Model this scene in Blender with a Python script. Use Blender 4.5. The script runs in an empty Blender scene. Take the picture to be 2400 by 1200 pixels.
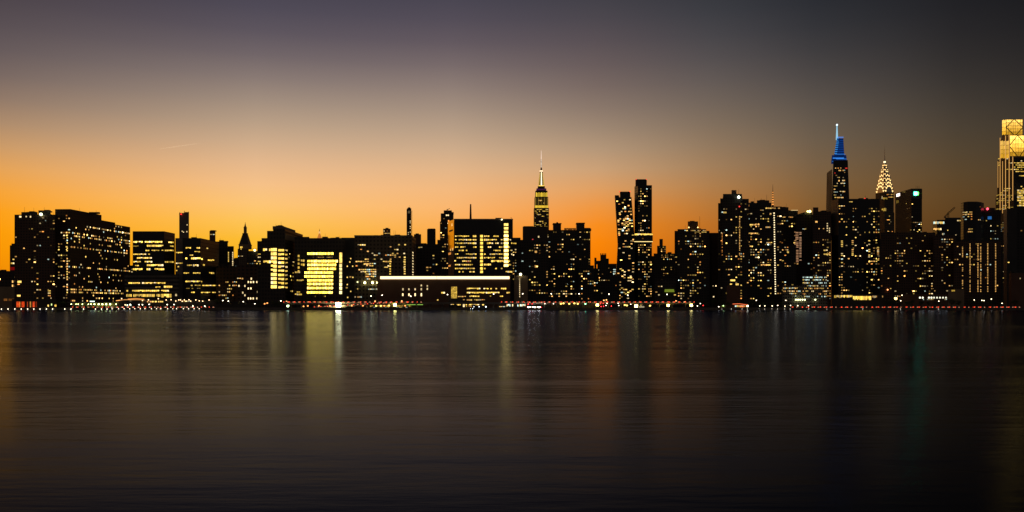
import bpy, math, random, zlib
from mathutils import Vector, Matrix
R = math.radians
SC = bpy.context.scene
COL = SC.collection

# ------------------------------------------------------------------ camera
F = 1930.0          # focal length in photo pixels (photo 2400 wide)
HY = 715.0          # horizon row of the level camera
CAMH = 5.0          # eye above the water
GZ = 2.2            # quay / street level above the water
def X(px, Y): return (px - 1200.0) / F * Y
def Z(py, Y): return CAMH + (HY - py) / F * Y

cam_d = bpy.data.cameras.new('camera')
cam = bpy.data.objects.new('camera', cam_d); COL.objects.link(cam)
cam.location = (0, 0, CAMH); cam.rotation_euler = (R(90), 0, 0)
cam_d.sensor_width = 36.0; cam_d.lens = F / 2400 * 36.0
cam_d.shift_y = (HY - 600.0) / 2400.0
cam_d.clip_start = 0.5; cam_d.clip_end = 200000
SC.camera = cam

# ------------------------------------------------------------------ exposure
SC.view_settings.view_transform = 'Standard'
SC.view_settings.look = 'None'
SC.view_settings.exposure = 0.0
SC.view_settings.gamma = 1.0
SC.render.engine = 'CYCLES'
cy = SC.cycles
cy.max_bounces = 4; cy.diffuse_bounces = 2; cy.glossy_bounces = 3
cy.transmission_bounces = 2; cy.transparent_max_bounces = 4
cy.sample_clamp_indirect = 4.0; cy.sample_clamp_direct = 0.0
cy.use_denoising = True
try: cy.denoiser = 'OPENIMAGEDENOISE'
except Exception: pass

# ------------------------------------------------------------------ dusk sky
def lin(c):
    out = []
    for v in c:
        v = max(0, v) / 255.0
        out.append(v / 12.92 if v <= 0.04045 else ((v + 0.055) / 1.055) ** 2.4)
    return out
SKY = [  # photo column, then (row, colour seen there)
 (0,    [(-500,(24,22,31)),(-200,(45,41,48)),(0,(80,71,77)),(80,(92,82,86)),(160,(114,100,98)),(240,(148,124,106)),(320,(192,152,114)),(380,(226,166,98)),(430,(247,167,78)),(480,(255,163,24)),(560,(253,156,4)),(640,(244,144,4)),(715,(210,110,10))]),
 (600,  [(-500,(24,24,33)),(-200,(45,43,53)),(0,(76,72,86)),(100,(98,88,96)),(200,(147,131,122)),(300,(191,164,136)),(350,(217,179,143)),(420,(246,191,138)),(455,(254,198,140)),(500,(255,201,108)),(545,(254,195,62)),(580,(250,184,32)),(640,(246,170,10)),(715,(210,125,10))]),
 (1060, [(-500,(22,23,32)),(-200,(42,41,51)),(0,(73,70,83)),(100,(97,86,94)),(200,(141,125,118)),(300,(184,159,135)),(380,(220,181,143)),(450,(249,187,126)),(520,(253,178,98)),(580,(250,158,40)),(640,(246,146,12)),(715,(205,105,8))]),
 (1400, [(-500,(20,21,30)),(-200,(37,37,45)),(0,(66,65,73)),(100,(90,80,85)),(200,(119,103,98)),(300,(157,136,116)),(400,(206,166,126)),(450,(228,160,96)),(500,(246,146,50)),(560,(254,136,4)),(620,(246,126,2)),(715,(190,85,4))]),
 (1670, [(-500,(16,17,24)),(-200,(31,32,38)),(0,(55,57,63)),(100,(74,71,75)),(200,(102,92,88)),(300,(131,113,94)),(400,(166,131,95)),(450,(180,126,72)),(500,(188,116,45)),(560,(190,106,26)),(715,(140,66,8))]),
 (1912, [(-500,(14,15,20)),(-200,(27,28,34)),(0,(42,44,50)),(100,(58,57,60)),(200,(82,75,72)),(300,(104,92,78)),(400,(124,98,70)),(450,(131,96,56)),(490,(134,92,45)),(715,(90,48,12))]),
 (2242, [(-500,(11,12,16)),(-200,(22,23,26)),(0,(32,32,36)),(100,(43,41,42)),(200,(58,53,49)),(300,(76,66,54)),(400,(91,72,47)),(460,(98,70,37)),(500,(96,65,30)),(715,(58,32,10))]),
 (2500, [(-500,(9,10,13)),(-200,(17,18,21)),(0,(26,26,29)),(100,(35,33,34)),(200,(47,43,40)),(300,(61,54,45)),(400,(72,58,40)),(460,(78,57,32)),(715,(44,25,9))]),
]
def build_world():
    w = bpy.data.worlds.new('World'); SC.world = w; w.use_nodes = True
    nt = w.node_tree; nt.nodes.clear(); N = nt.nodes.new; L = nt.links.new
    out = N('ShaderNodeOutputWorld'); bg = N('ShaderNodeBackground'); L(bg.outputs[0], out.inputs[0])
    tc = N('ShaderNodeTexCoord'); sep = N('ShaderNodeSeparateXYZ'); L(tc.outputs['Generated'], sep.inputs[0])
    def m(op, a, b=None):
        n = N('ShaderNodeMath'); n.operation = op
        for i, v in enumerate((a, b)):
            if v is None: continue
            if isinstance(v, (int, float)): n.inputs[i].default_value = v
            else: L(v, n.inputs[i])
        return n.outputs[0]
    x, y, z = sep.outputs
    hyp = m('SQRT', m('ADD', m('MULTIPLY', x, x), m('MULTIPLY', y, y)))
    t = m('DIVIDE', z, m('MAXIMUM', hyp, 1e-4))            # tan of elevation
    az = m('ARCTAN2', x, y)                                 # 0 straight ahead, + to the right
    TMAX = 0.75
    tt = m('DIVIDE', t, TMAX)
    cols = []
    for px, stops in SKY:
        a = math.atan((px - 1200) / F); ca = math.cos(a)
        pts = sorted(((HY - py) / F * ca, c) for py, c in stops)
        rp = N('ShaderNodeValToRGB'); rp.color_ramp.interpolation = 'LINEAR'
        el = rp.color_ramp.elements
        n = 30; vals = []
        for i in range(n):
            s = (i / (n - 1)) ** 1.3
            tv = s * TMAX
            if tv <= pts[0][0]: c = pts[0][1]
            elif tv >= pts[-1][0]: c = pts[-1][1]
            else:
                for (t0, c0), (t1, c1) in zip(pts, pts[1:]):
                    if t0 <= tv <= t1:
                        k = (tv - t0) / (t1 - t0); c = [c0[j] + (c1[j] - c0[j]) * k for j in range(3)]; break
            vals.append((s, c))
        # smooth the kinks a little
        sm = []
        for i in range(n):
            lo, hi = max(0, i - 1), min(n - 1, i + 1)
            sm.append((vals[i][0], [(vals[lo][1][j] + 2 * vals[i][1][j] + vals[hi][1][j]) / 4 for j in range(3)]))
        el[0].position = 0; el[0].color = (*lin(sm[0][1]), 1)
        el[1].position = 1; el[1].color = (*lin(sm[-1][1]), 1)
        for s, c in sm[1:-1]:
            e = el.new(s); e.color = (*lin(c), 1)
        L(tt, rp.inputs[0]); cols.append((a, rp.outputs[0]))
    cur = cols[0][1]; a0 = cols[0][0]
    def mix(fac, A, B):
        n = N('ShaderNodeMix'); n.data_type = 'RGBA'; L(fac, n.inputs[0]); L(A, n.inputs[6])
        if isinstance(B, tuple): n.inputs[7].default_value = B
        else: L(B, n.inputs[7])
        return n.outputs[2]
    def rng(v, lo, hi):
        n = N('ShaderNodeMapRange'); n.clamp = True; L(v, n.inputs[0])
        n.inputs[1].default_value = lo; n.inputs[2].default_value = hi
        return n.outputs[0]
    for a1, c1 in cols[1:]:
        cur = mix(rng(az, a0, a1), cur, c1); a0 = a1
    # the eastern half of the dome, behind the viewer: night blue, darkening away from the sunset
    away = rng(m('ABSOLUTE', m('ADD', az, 0.35)), 1.15, 2.2)
    cur = mix(away, cur, (0.062, 0.054, 0.050, 1))
    up = rng(t, 0.55, 1.6)
    cur = mix(up, cur, (0.0035, 0.0038, 0.006, 1))
    L(cur, bg.inputs[0]); bg.inputs[1].default_value = 1.0
build_world()

# the sun has set behind the far bank, on the left: it only still reaches high air
sun_d = bpy.data.lights.new('sun', 'SUN'); sun_d.energy = 5.0; sun_d.angle = R(0.5); sun_d.color = (1, 0.72, 0.45)
sun = bpy.data.objects.new('sun', sun_d); COL.objects.link(sun)
sdir = Vector((math.sin(R(-34)), math.cos(R(-34)), math.tan(R(-2.0)))).normalized()   # towards the sun
sun.rotation_euler = (-sdir).to_track_quat('-Z', 'Y').to_euler()

# ------------------------------------------------------------------ materials
def new_mat(name):
    m = bpy.data.materials.new(name); m.use_nodes = True
    nt = m.node_tree; nt.nodes.clear()
    out = nt.nodes.new('ShaderNodeOutputMaterial')
    return m, nt, out
def plain(name, col, rough=0.7, metal=0.0, noise=0.35, scale=0.25):
    m, nt, out = new_mat(name); N = nt.nodes.new; L = nt.links.new
    p = N('ShaderNodeBsdfPrincipled'); L(p.outputs[0], out.inputs[0])
    p.inputs['Roughness'].default_value = rough; p.inputs['Metallic'].default_value = metal
    tc = N('ShaderNodeTexCoord'); ns = N('ShaderNodeTexNoise'); ns.inputs['Scale'].default_value = scale
    ns.inputs['Detail'].default_value = 4; L(tc.outputs['Object'], ns.inputs['Vector'])
    mx = N('ShaderNodeMix'); mx.data_type = 'RGBA'; L(ns.outputs[0], mx.inputs[0])
    mx.inputs[6].default_value = (*[c * (1 - noise) for c in col], 1); mx.inputs[7].default_value = (*[c * (1 + noise) for c in col], 1)
    L(mx.outputs[2], p.inputs['Base Color'])
    return m
def facade(name, wall, wf, h0, h1, glass=(0.02, 0.022, 0.026), rough=0.8, grough=0.30, frame=0.0):
    """wall with a grid of dark unlit windows, one per UV cell"""
    m, nt, out = new_mat(name); N = nt.nodes.new; L = nt.links.new
    p = N('ShaderNodeBsdfPrincipled'); L(p.outputs[0], out.inputs[0])
    uv = N('ShaderNodeUVMap'); sp = N('ShaderNodeSeparateXYZ'); L(uv.outputs[0], sp.inputs[0])
    def m1(op, a, b=None):
        n = N('ShaderNodeMath'); n.operation = op
        for i, v in enumerate((a, b)):
            if v is None: continue
            if isinstance(v, (int, float)): n.inputs[i].default_value = v
            else: L(v, n.inputs[i])
        return n.outputs[0]
    fu = m1('FRACT', sp.outputs[0]); fv = m1('FRACT', sp.outputs[1])
    lo = (1 - wf) / 2
    a = m1('MULTIPLY', m1('GREATER_THAN', fu, lo), m1('LESS_THAN', fu, 1 - lo))
    b = m1('MULTIPLY', m1('GREATER_THAN', fv, h0), m1('LESS_THAN', fv, h1))
    g = m1('MULTIPLY', a, b)
    tc = N('ShaderNodeTexCoord'); ns = N('ShaderNodeTexNoise'); ns.inputs['Scale'].default_value = 0.12
    ns.inputs['Detail'].default_value = 5; L(tc.outputs['Object'], ns.inputs['Vector'])
    wm = N('ShaderNodeMix'); wm.data_type = 'RGBA'; L(ns.outputs[0], wm.inputs[0])
    wm.inputs[6].default_value = (*[c * 0.65 for c in wall], 1); wm.inputs[7].default_value = (*[c * 1.3 for c in wall], 1)
    mx = N('ShaderNodeMix'); mx.data_type = 'RGBA'; L(g, mx.inputs[0]); L(wm.outputs[2], mx.inputs[6])
    mx.inputs[7].default_value = (*glass, 1); L(mx.outputs[2], p.inputs['Base Color'])
    r = N('ShaderNodeMapRange'); L(g, r.inputs[0]); r.inputs[3].default_value = rough; r.inputs[4].default_value = grough
    L(r.outputs[0], p.inputs['Roughness']); p.inputs['Specular IOR Level'].default_value = .3
    return m
H = {'brick': (.56, .22, .72), 'tan': (.5, .22, .70), 'grey': (.6, .2, .74), 'dark': (.6, .2, .74), 'strip': (.96, .3, .82), 'glass': (.93, .06, .93)}
M = {
 'brick': facade('brick_facade', (.12, .075, .055), *H['brick']),
 'tan': facade('tan_masonry_facade', (.15, .12, .09), *H['tan']),
 'grey': facade('grey_concrete_facade', (.22, .20, .18), *H['grey']),
 'dark': facade('dark_masonry_facade', (.07, .06, .055), *H['dark']),
 'strip': facade('ribbon_window_facade', (.14, .13, .12), *H['strip']),
 'louvre': facade('louvred_side_facade', (.05, .042, .035), *H['strip'], rough=.8, grough=.55),
 'glass': facade('curtain_wall_facade', (.05, .05, .055), *H['glass'], glass=(.03, .033, .04)),
 'blank_tan': plain('tan_masonry', (.30, .23, .15), .85, 0, .3, .1),
 'blank_grey': plain('grey_concrete', (.2, .18, .165), .8, 0, .3, .1),
 'blank_brick': plain('plain_brick', (.15, .085, .06), .85, 0, .3, .1),
 'blank_dark': plain('dark_cladding', (.05, .047, .045), .6, 0, .3, .1),
 'metal': plain('dark_metal', (.06, .06, .062), .45, .6),
 'steel': plain('stainless_steel', (.42, .42, .42), .3, 1.0),
 'paint': plain('grey_paint', (.18, .18, .18), .5),
 'mirror': plain('reflective_glass_wall', (.62, .48, .33), .10, .95, .25, .16),
 'stone': plain('seawall_stone', (.16, .145, .125), .85, 0, .4, .5),
 'asphalt': plain('asphalt', (.05, .05, .052), .8, 0, .3, .3),
 'land': plain('street_ground', (.07, .068, .065), .9, 0, .3, .05),
 'bark': plain('bark', (.06, .045, .035), .9, 0, .3, 2),
 'leaf': plain('foliage', (.045, .065, .025), .7, 0, .5, .6),
 'tyre': plain('tyre_rubber', (.02, .02, .02), .8),
 'carglass': plain('car_glass', (.02, .02, .025), .1),
 'tent': plain('white_canvas', (.7, .68, .62), .8, 0, .1),
 'hull': plain('painted_hull', (.08, .085, .1), .5),
}
def emit_obj(name, attr=False, noise=0.5):
    """glowing pane: tint in the object colour (or a mesh attribute), alpha * 16 is the brightness; blinds and furniture dim it unevenly"""
    m, nt, out = new_mat(name); N = nt.nodes.new; L = nt.links.new
    e = N('ShaderNodeEmission'); L(e.outputs[0], out.inputs[0])
    if attr:
        a = N('ShaderNodeAttribute'); a.attribute_name = 'tint'; c, al = a.outputs['Color'], a.outputs['Alpha']
    else:
        a = N('ShaderNodeObjectInfo'); c, al = a.outputs['Color'], a.outputs['Alpha']
    L(c, e.inputs[0])
    g = N('ShaderNodeNewGeometry'); ns = N('ShaderNodeTexNoise'); ns.inputs['Scale'].default_value = 0.9; ns.inputs['Detail'].default_value = 3
    L(g.outputs['Position'], ns.inputs['Vector'])
    mr = N('ShaderNodeMapRange'); L(ns.outputs[0], mr.inputs[0]); mr.inputs[1].default_value = .3; mr.inputs[2].default_value = .7
    mr.inputs[3].default_value = 16 * (1 - noise); mr.inputs[4].default_value = 16 * (1 + noise * .6)
    mu = N('ShaderNodeMath'); mu.operation = 'MULTIPLY'; L(al, mu.inputs[0]); L(mr.outputs[0], mu.inputs[1])
    L(mu.outputs[0], e.inputs[1])
    return m
M['lit'] = emit_obj('lit_window')
M['litmesh'] = emit_obj('lit_windows', attr=True)
_em = {}
def glow(col, st):  # emission for lamps, and for lit parts whose light is put in
    k = (tuple(col), st)
    if k not in _em:
        m, nt, out = new_mat('emissive_glow'); e = nt.nodes.new('ShaderNodeEmission')
        e.inputs[0].default_value = (*col, 1); e.inputs[1].default_value = st
        nt.links.new(e.outputs[0], out.inputs[0]); _em[k] = m
    return _em[k]

# ------------------------------------------------------------------ mesh helpers
class MB:
    def __init__(s): s.v = []; s.f = []; s.uv = []; s.mi = []
    def face(s, pts, uv=None):
        b = len(s.v); s.v += [tuple(p) for p in pts]; s.f.append(tuple(range(b, b + len(pts))))
        s.uv += list(uv) if uv else [(0, 0)] * len(pts)
    def box(s, x0, x1, y0, y1, z0, z1):
        s.prism([(x0, y0), (x1, y0), (x1, y1), (x0, y1)], z0, z1)
    def prism(s, pts, z0, z1, top=None, bay=None, fl=None, zref=None):
        top = top or pts; n = len(pts); zr = z0 if zref is None else zref
        for i in range(n):
            a, b = pts[i], pts[(i + 1) % n]; c, d = top[(i + 1) % n], top[i]
            uv = None
            if bay:
                ln = math.hypot(b[0] - a[0], b[1] - a[1]); nb = max(1, round(ln / bay))
                v0, v1 = (z0 - zr) / fl, (z1 - zr) / fl
                uv = [(0, v0), (nb, v0), (nb, v1), (0, v1)]
            s.face([(*a, z0), (*b, z0), (*c, z1), (*d, z1)], uv)
        s.face([(*p, z1) for p in top]); s.face([(*p, z0) for p in reversed(pts)])
    def tube(s, p, q, r0, r1, n=8):
        p, q = Vector(p), Vector(q); d = (q - p).normalized()
        a = d.orthogonal().normalized(); b = d.cross(a)
        P = [p + (a * math.cos(k * 2 * math.pi / n) + b * math.sin(k * 2 * math.pi / n)) * r0 for k in range(n)]
        Q = [q + (a * math.cos(k * 2 * math.pi / n) + b * math.sin(k * 2 * math.pi / n)) * r1 for k in range(n)]
        for k in range(n):
            j = (k + 1) % n; s.face([P[k], P[j], Q[j], Q[k]])
        s.face(list(reversed(P))); s.face(Q)
    def ball(s, c, r, n=8, m=5, sz=1.0):
        c = Vector(c)
        def pt(i, j):
            th = math.pi * i / m; ph = 2 * math.pi * j / n
            return c + Vector((r * math.sin(th) * math.cos(ph), r * math.sin(th) * math.sin(ph), r * sz * math.cos(th)))
        for i in range(m):
            for j in range(n):
                q = [pt(i, j), pt(i + 1, j), pt(i + 1, j + 1), pt(i, j + 1)]
                if i == 0: q = [q[0], q[1], q[2]]
                elif i == m - 1: q = [q[0], q[1], q[3]]
                s.face(q)
    def mesh(s, name, mat, org=(0, 0, 0)):
        me = bpy.data.meshes.new(name)
        me.from_pydata([(x - org[0], y - org[1], z - org[2]) for x, y, z in s.v], [], s.f)
        ul = me.uv_layers.new(name='UVMap')
        ul.data.foreach_set('uv', [c for p in s.uv for c in p])
        if mat: me.materials.append(mat)
        me.update(); return me
def add(name, me, parent=None, loc=(0, 0, 0), rz=0.0):
    o = bpy.data.objects.new(name, me); COL.objects.link(o)
    o.location = loc
    if rz: o.rotation_euler = (0, 0, rz)
    if parent: o.parent = parent
    return o
def tag(o, label, cat, group=None):
    o['label'] = label; o['category'] = cat
    if group: o['group'] = group
    return o
def empty(name, label, cat, loc, group=None, rz=0.0):
    return tag(add(name, None, None, loc, rz), label, cat, group)
def part(parent, name, mb, mat):
    """mb holds world coordinates; the parent is an unrotated Empty"""
    return add(name, mb.mesh(name, mat, parent.location), parent)
def sub(root, owner, name, mb, mat):
    """a piece of a part: parented to the part, whose origin is its thing's"""
    return add(name, mb.mesh(name, mat, root.location), owner)
def copy_tree(o, parent=None):
    c = o.copy(); COL.objects.link(c)
    if parent: c.parent = parent
    for ch in list(o.children): copy_tree(ch, c)
    return c

def unit_pane():
    b = MB(); x, y0, y1, z = .5, -.05, .15, .5
    b.face([(-x, y0, -z), (x, y0, -z), (x, y0, z), (-x, y0, z)])
    b.face([(-x, y1, -z), (-x, y0, -z), (-x, y0, z), (-x, y1, z)]); b.face([(x, y0, -z), (x, y1, -z), (x, y1, z), (x, y0, z)])
    b.face([(-x, y0, z), (x, y0, z), (x, y1, z), (-x, y1, z)]); b.face([(-x, y1, -z), (x, y1, -z), (x, y0, -z), (-x, y0, -z)])
    return b.mesh('window', M['lit'])
PANE = unit_pane()

YEL = (1.0, .62, .09); YEL2 = (1.0, .64, .14); WARM = (1.0, .52, .14); AMB = (1.0, .36, .07); WHT = (1.0, .74, .36); COOL = (.72, .95, .85); GRN = (.75, 1.0, .35); RED = (1.0, .10, .05)
def pick(rng, kind):
    r = rng.random()
    if kind == 'office': return YEL if r < .6 else YEL2 if r < .88 else WHT
    if kind == 'cool': return COOL if r < .5 else WHT if r < .8 else YEL2
    return YEL2 if r < .34 else WARM if r < .70 else WHT if r < .88 else AMB if r < .94 else COOL

# ------------------------------------------------------------------ building kit
class Bld:
    def __init__(s, name, label, Y, cx, mat='brick', bay=3.4, fl=3.2, cat='building', group=None):
        s.Y, s.mat, s.bay, s.fl = Y, mat, bay * (.86 if fl < 3.35 else 1), fl
        s.root = empty(name, label, cat, (X(cx, Y), Y + 12, GZ), group)
        s.rng = random.Random(zlib.crc32(label.encode())); s.w = []; s.n = 0
    def chain(s, ch, z1, z0=None, d=30, mat=None, part_name=None, square=False):
        """ch: (photo column, depth) of the visible wall corners from left to right; closed d metres behind"""
        z0 = GZ if z0 is None else z0
        fr = [(X(px, Y), Y) for px, Y in ch]
        e = ch[0][0] if ch[0][0] > 1200 else ch[-1][0] if ch[-1][0] < 1200 else 1200      # street grid runs along the view: flank edge-on
        k = 0 if square else (e - 1200) / F * d
        bk = [(x + k, y + d) for x, y in reversed(fr)]
        mat = mat or s.mat
        b = MB(); b.prism(fr + bk, z0, z1, bay=s.bay, fl=s.fl, zref=GZ)
        nm = part_name or ('wall' if s.n == 0 else 'setback'); s.n += 1
        po = part(s.root, nm, b, M[mat])
        faces = [(fr[i], fr[i + 1], z0, z1, mat) for i in range(len(fr) - 1)]
        L = (bk[-1], fr[0], z0, z1, mat); Rr = (fr[-1], bk[0], z0, z1, mat)
        return {'F': faces[0], 'faces': faces, 'L': L, 'R': Rr, 'ztop': z1, 'pts': fr + bk, 'part': po}
    def box(s, x0, x1, yt, yb=None, dy=0, d=30, bx=None, mat=None, part_name=None, sq=False):
        Y = s.Y + dy
        if bx is not None:
            e = x1 if bx > x1 else x0
            if x0 <= bx <= x1: e = x0 if bx < (x0 + x1) / 2 else x1
            d = Y * ((e - 1200) / (bx - 1200) - 1)
        return s.chain([(x0, Y), (x1, Y)], Z(yt, Y), None if yb is None else Z(yb, Y), d, mat, part_name, sq or bx is not None)
    def pent(s, x0, x1, yt, yb, dy=4, d=14, mat='blank_dark'):
        return s.box(x0, x1, yt, yb + 2, dy, d, None, mat, 'penthouse')
    def on(s, face, px):
        A, B = Vector(face[0]), Vector(face[1]); k = (px - 1200) / F; D = B - A
        t = (k * A.y - A.x) / (D.x - k * D.y)
        return A + D * t
    def pane(s, face, p, z, w, h, col, st):
        A, B = Vector(face[0]), Vector(face[1]); d = (B - A).normalized()
        s.w.append((p.x, p.y, z, w, h, math.atan2(d.y, d.x), col, st))
    def rect(s, face, xa, xb, ya, yb, col=YEL, st=2.0):
        pa, pb = s.on(face, xa), s.on(face, xb); m = (pa + pb) / 2
        z0, z1 = Z(yb, m.y), Z(ya, m.y)
        s.pane(face, m, (z0 + z1) / 2, (pb - pa).length, z1 - z0, col, st)
    def row(s, face, y, h, xa, xb, fill=1.0, st=1.8, kind='office', pitch=4.5, gap=.4, var=.5):
        if kind == 'apt': st *= .8
        if pitch < 6: fill *= .88; h *= .88; gap += .25
        n = max(1, round((xb - xa) / pitch)); w = (xb - xa) / n; on = s.rng.random() < fill
        for i in range(n):
            if s.rng.random() < .6: on = s.rng.random() < fill
            if not on: continue
            hh = h * s.rng.choice((1, 1, 1, .8, .6)) if pitch < 8 else h
            s.rect(face, xa + i * w + gap / 2, xa + (i + 1) * w - gap / 2, y - h / 2, y - h / 2 + hh, pick(s.rng, kind), st * (1 + var * s.rng.uniform(-1, 1)))
    def cells(s, face):
        A, B, z0, z1, mat = face; A, B = Vector(A), Vector(B); ln = (B - A).length
        nb = max(1, round(ln / s.bay)); bw = ln / nb
        wf, h0, h1 = H.get(mat, H['brick'])
        i0 = math.ceil((z0 - GZ) / s.fl - 1e-3); i1 = math.floor((z1 - GZ) / s.fl + 1e-3)
        return A, (B - A) / ln, nb, bw, wf, h0, h1, i0, i1
    def apt(s, face, p=.2, ya=0, yb=708, xa=-900, xb=3300, st=1.5, kind='apt', cols=.7, wmul=1.0):
        """scattered lit rooms on the wall's own window grid"""
        A, D, nb, bw, wf, h0, h1, i0, i1 = s.cells(face); g = s.rng
        cw = [g.random() ** 1.5 * 2.2 * cols + (1 - cols) for _ in range(nb)]
        for i in range(i0, i1):
            rw = .5 + g.random(); prev = False
            for j in range(nb):
                pt = A + D * ((j + .5) * bw); z = GZ + (i + (h0 + h1) / 2) * s.fl
                px, py = 1200 + F * pt.x / pt.y, HY - (z - CAMH) * F / pt.y
                if not (ya <= py <= yb and xa <= px <= xb): prev = False; continue
                q = p * .85 * cw[j] * rw + (.22 if prev else 0)
                prev = g.random() < q
                if prev:
                    w = bw * min(wf, .52) * wmul * g.choice((1, 1, 1, .7, 1.35)); h = s.fl * min(h1 - h0, .38) * g.choice((1, 1, .75, .9))
                    s.pane(face, pt, z, w, h, pick(g, kind), st * .8 * math.exp(g.gauss(-.55, 1.1)))
    def column(s, face, px, ya, yb, step, w=2.2, h=2.4, col=WHT, st=1.5, p=1.0, var=.3):
        y = ya
        while y <= yb:
            if s.rng.random() < p:
                s.rect(face, px - w / 2, px + w / 2, y - h / 2, y + h / 2, col if col else pick(s.rng, 'apt'), st * (1 + var * s.rng.uniform(-1, 1)))
            y += step
    def clutter(s, x0, x1, yt, n=5, dy=5, tank=0, rail=True):
        """plant boxes, vents, masts and a parapet on a roof"""
        Y = s.Y + dy; zt = Z(yt, s.Y)
        for _ in range(n):
            w = s.rng.uniform(2, 6); xx = s.rng.uniform(X(x0, Y) + w, X(x1, Y) - w) if X(x1, Y) - X(x0, Y) > 2 * w else X((x0 + x1) / 2, Y)
            yy = Y + s.rng.uniform(0, 8); b = MB(); h = s.rng.uniform(.8, 2.6)
            b.box(xx - w / 2, xx + w / 2, yy, yy + 3, zt - .2, zt + h); part(s.root, 'roof_unit', b, M['blank_dark'])
        for _ in range(max(1, n // 3)):
            xx = s.rng.uniform(X(x0, Y), X(x1, Y)); b = MB(); b.tube((xx, Y + 2, zt - .3), (xx, Y + 2, zt + s.rng.uniform(3, 7)), .14, .08, 5)
            part(s.root, 'antenna', b, M['metal'])
        for _ in range(tank):
            xx = s.rng.uniform(X(x0, Y) + 3, X(x1, Y) - 3); s.tank(xx, Y + 3, zt)
    def tank(s, xx, yy, zt):
        b = MB()
        for a in (-1.1, 1.1):
            for c in (-1.1, 1.1): b.tube((xx + a, yy + c, zt - .2), (xx + a, yy + c, zt + 2.6), .14, .14, 4)
        b.tube((xx, yy, zt + 2.5), (xx, yy, zt + 6.2), 1.9, 1.9, 10); b.tube((xx, yy, zt + 6.2), (xx, yy, zt + 7.8), 2.1, .1, 10)
        part(s.root, 'water_tank', b, M['bark'])
    def done(s, cap=100):
        s.w.sort(key=lambda t: -t[3] * t[4] * min(t[7], 2.0))
        o0 = s.root.location
        for x, y, z, w, h, rz, col, st in s.w[:cap]:
            o = bpy.data.objects.new('window', PANE); COL.objects.link(o); o.parent = s.root
            o.location = (x - o0.x, y - o0.y, z - o0.z); o.rotation_euler = (0, 0, rz); o.scale = (w, 1, h)
            o.color = (*col, st / 16)
        rest = s.w[cap:]
        if rest:
            b = MB(); tints = []
            for x, y, z, w, h, rz, col, st in rest:
                T = Matrix.Translation((x, y, z)) @ Matrix.Rotation(rz, 4, 'Z')
                n0 = len(b.v)
                for q in ([(-1, -.05, -1), (1, -.05, -1), (1, -.05, 1), (-1, -.05, 1)], [(-1, .1, 1), (-1, -.05, 1), (1, -.05, 1), (1, .1, 1)]):
                    b.face([T @ Vector((a * w / 2, c, e * h / 2)) for a, c, e in q])
                tints += [(*col, st / 16)] * (len(b.v) - n0)
            me = b.mesh('window', M['litmesh'], o0)
            at = me.color_attributes.new('tint', 'FLOAT_COLOR', 'POINT')
            at.data.foreach_set('color', [c for t in tints for c in t])
            o = add('window', me, s.root); o['kind'] = 'stuff'
        return s

# ------------------------------------------------------------------ water, land, quay
def water_mat():
    """dull estuary water under small waves: a Fresnel weighted, slightly blue sheen over a dark turbid body"""
    m, nt, out = new_mat('river_water'); N = nt.nodes.new; L = nt.links.new
    df = N('ShaderNodeBsdfDiffuse'); df.inputs[0].default_value = (.010, .011, .013, 1)
    gl = N('ShaderNodeBsdfGlossy'); gl.distribution = 'BECKMANN'; gl.inputs['Color'].default_value = (.255, .305, .475, 1)
    gl.inputs['Anisotropy'].default_value = .30; tg = N('ShaderNodeCombineXYZ'); tg.inputs[1].default_value = 1.0; L(tg.outputs[0], gl.inputs['Tangent'])   # crests lie along the shore: slopes spread reflections sideways too
    fr = N('ShaderNodeFresnel'); fr.inputs['IOR'].default_value = 1.25
    mx = N('ShaderNodeMixShader')
    pw = N('ShaderNodeMath'); pw.operation = 'POWER'; pw.inputs[1].default_value = 1.6; L(fr.outputs[0], pw.inputs[0]); L(pw.outputs[0], mx.inputs[0]); L(df.outputs[0], mx.inputs[1]); L(mx.outputs[0], out.inputs[0])
    chop = N('ShaderNodeBsdfGlossy'); chop.distribution = 'BECKMANN'; chop.inputs['Color'].default_value = (.034, .042, .085, 1); chop.inputs['Roughness'].default_value = .42   # short steep chop over the smoother swell
    ad = N('ShaderNodeAddShader'); L(gl.outputs[0], ad.inputs[0]); L(chop.outputs[0], ad.inputs[1]); L(ad.outputs[0], mx.inputs[2])
    tc = N('ShaderNodeTexCoord')
    def noise(sx, sy, det=3, rough=.5, turn=0.0):
        mp = N('ShaderNodeMapping'); mp.inputs['Rotation'].default_value = (0, 0, turn); mp.inputs['Scale'].default_value = (sx, sy, 1); L(tc.outputs['Object'], mp.inputs[0])
        n = N('ShaderNodeTexNoise'); n.inputs['Scale'].default_value = 1; n.inputs['Detail'].default_value = det; n.inputs['Roughness'].default_value = rough
        L(mp.outputs[0], n.inputs['Vector']); return n.outputs[0]
    slick = noise(.005, .03, 3)
    mr = N('ShaderNodeMapRange'); L(slick, mr.inputs[0]); mr.inputs[1].default_value = .35; mr.inputs[2].default_value = .65
    mr.inputs[3].default_value = W_R0; mr.inputs[4].default_value = W_R1; L(mr.outputs[0], gl.inputs['Roughness'])
    b1 = N('ShaderNodeBump'); b1.inputs['Strength'].default_value = 1.0; b1.inputs['Distance'].default_value = W_B1
    fine = N('ShaderNodeMath'); fine.operation = 'ADD'; L(noise(.42, 1.5, 3, .55, R(6)), fine.inputs[0]); L(noise(.07, .34, 3, .55, R(-4)), fine.inputs[1])
    L(fine.outputs[0], b1.inputs['Height'])
    b2 = N('ShaderNodeBump'); b2.inputs['Strength'].default_value = 1.0; b2.inputs['Distance'].default_value = W_B2
    L(noise(.016, .085, 4, .55, R(3)), b2.inputs['Height']); L(b1.outputs[0], b2.inputs['Normal'])
    L(b2.outputs[0], gl.inputs['Normal'])
    return m
W_R0, W_R1, W_B1, W_B2 = .155, .215, .015, .15
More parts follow.
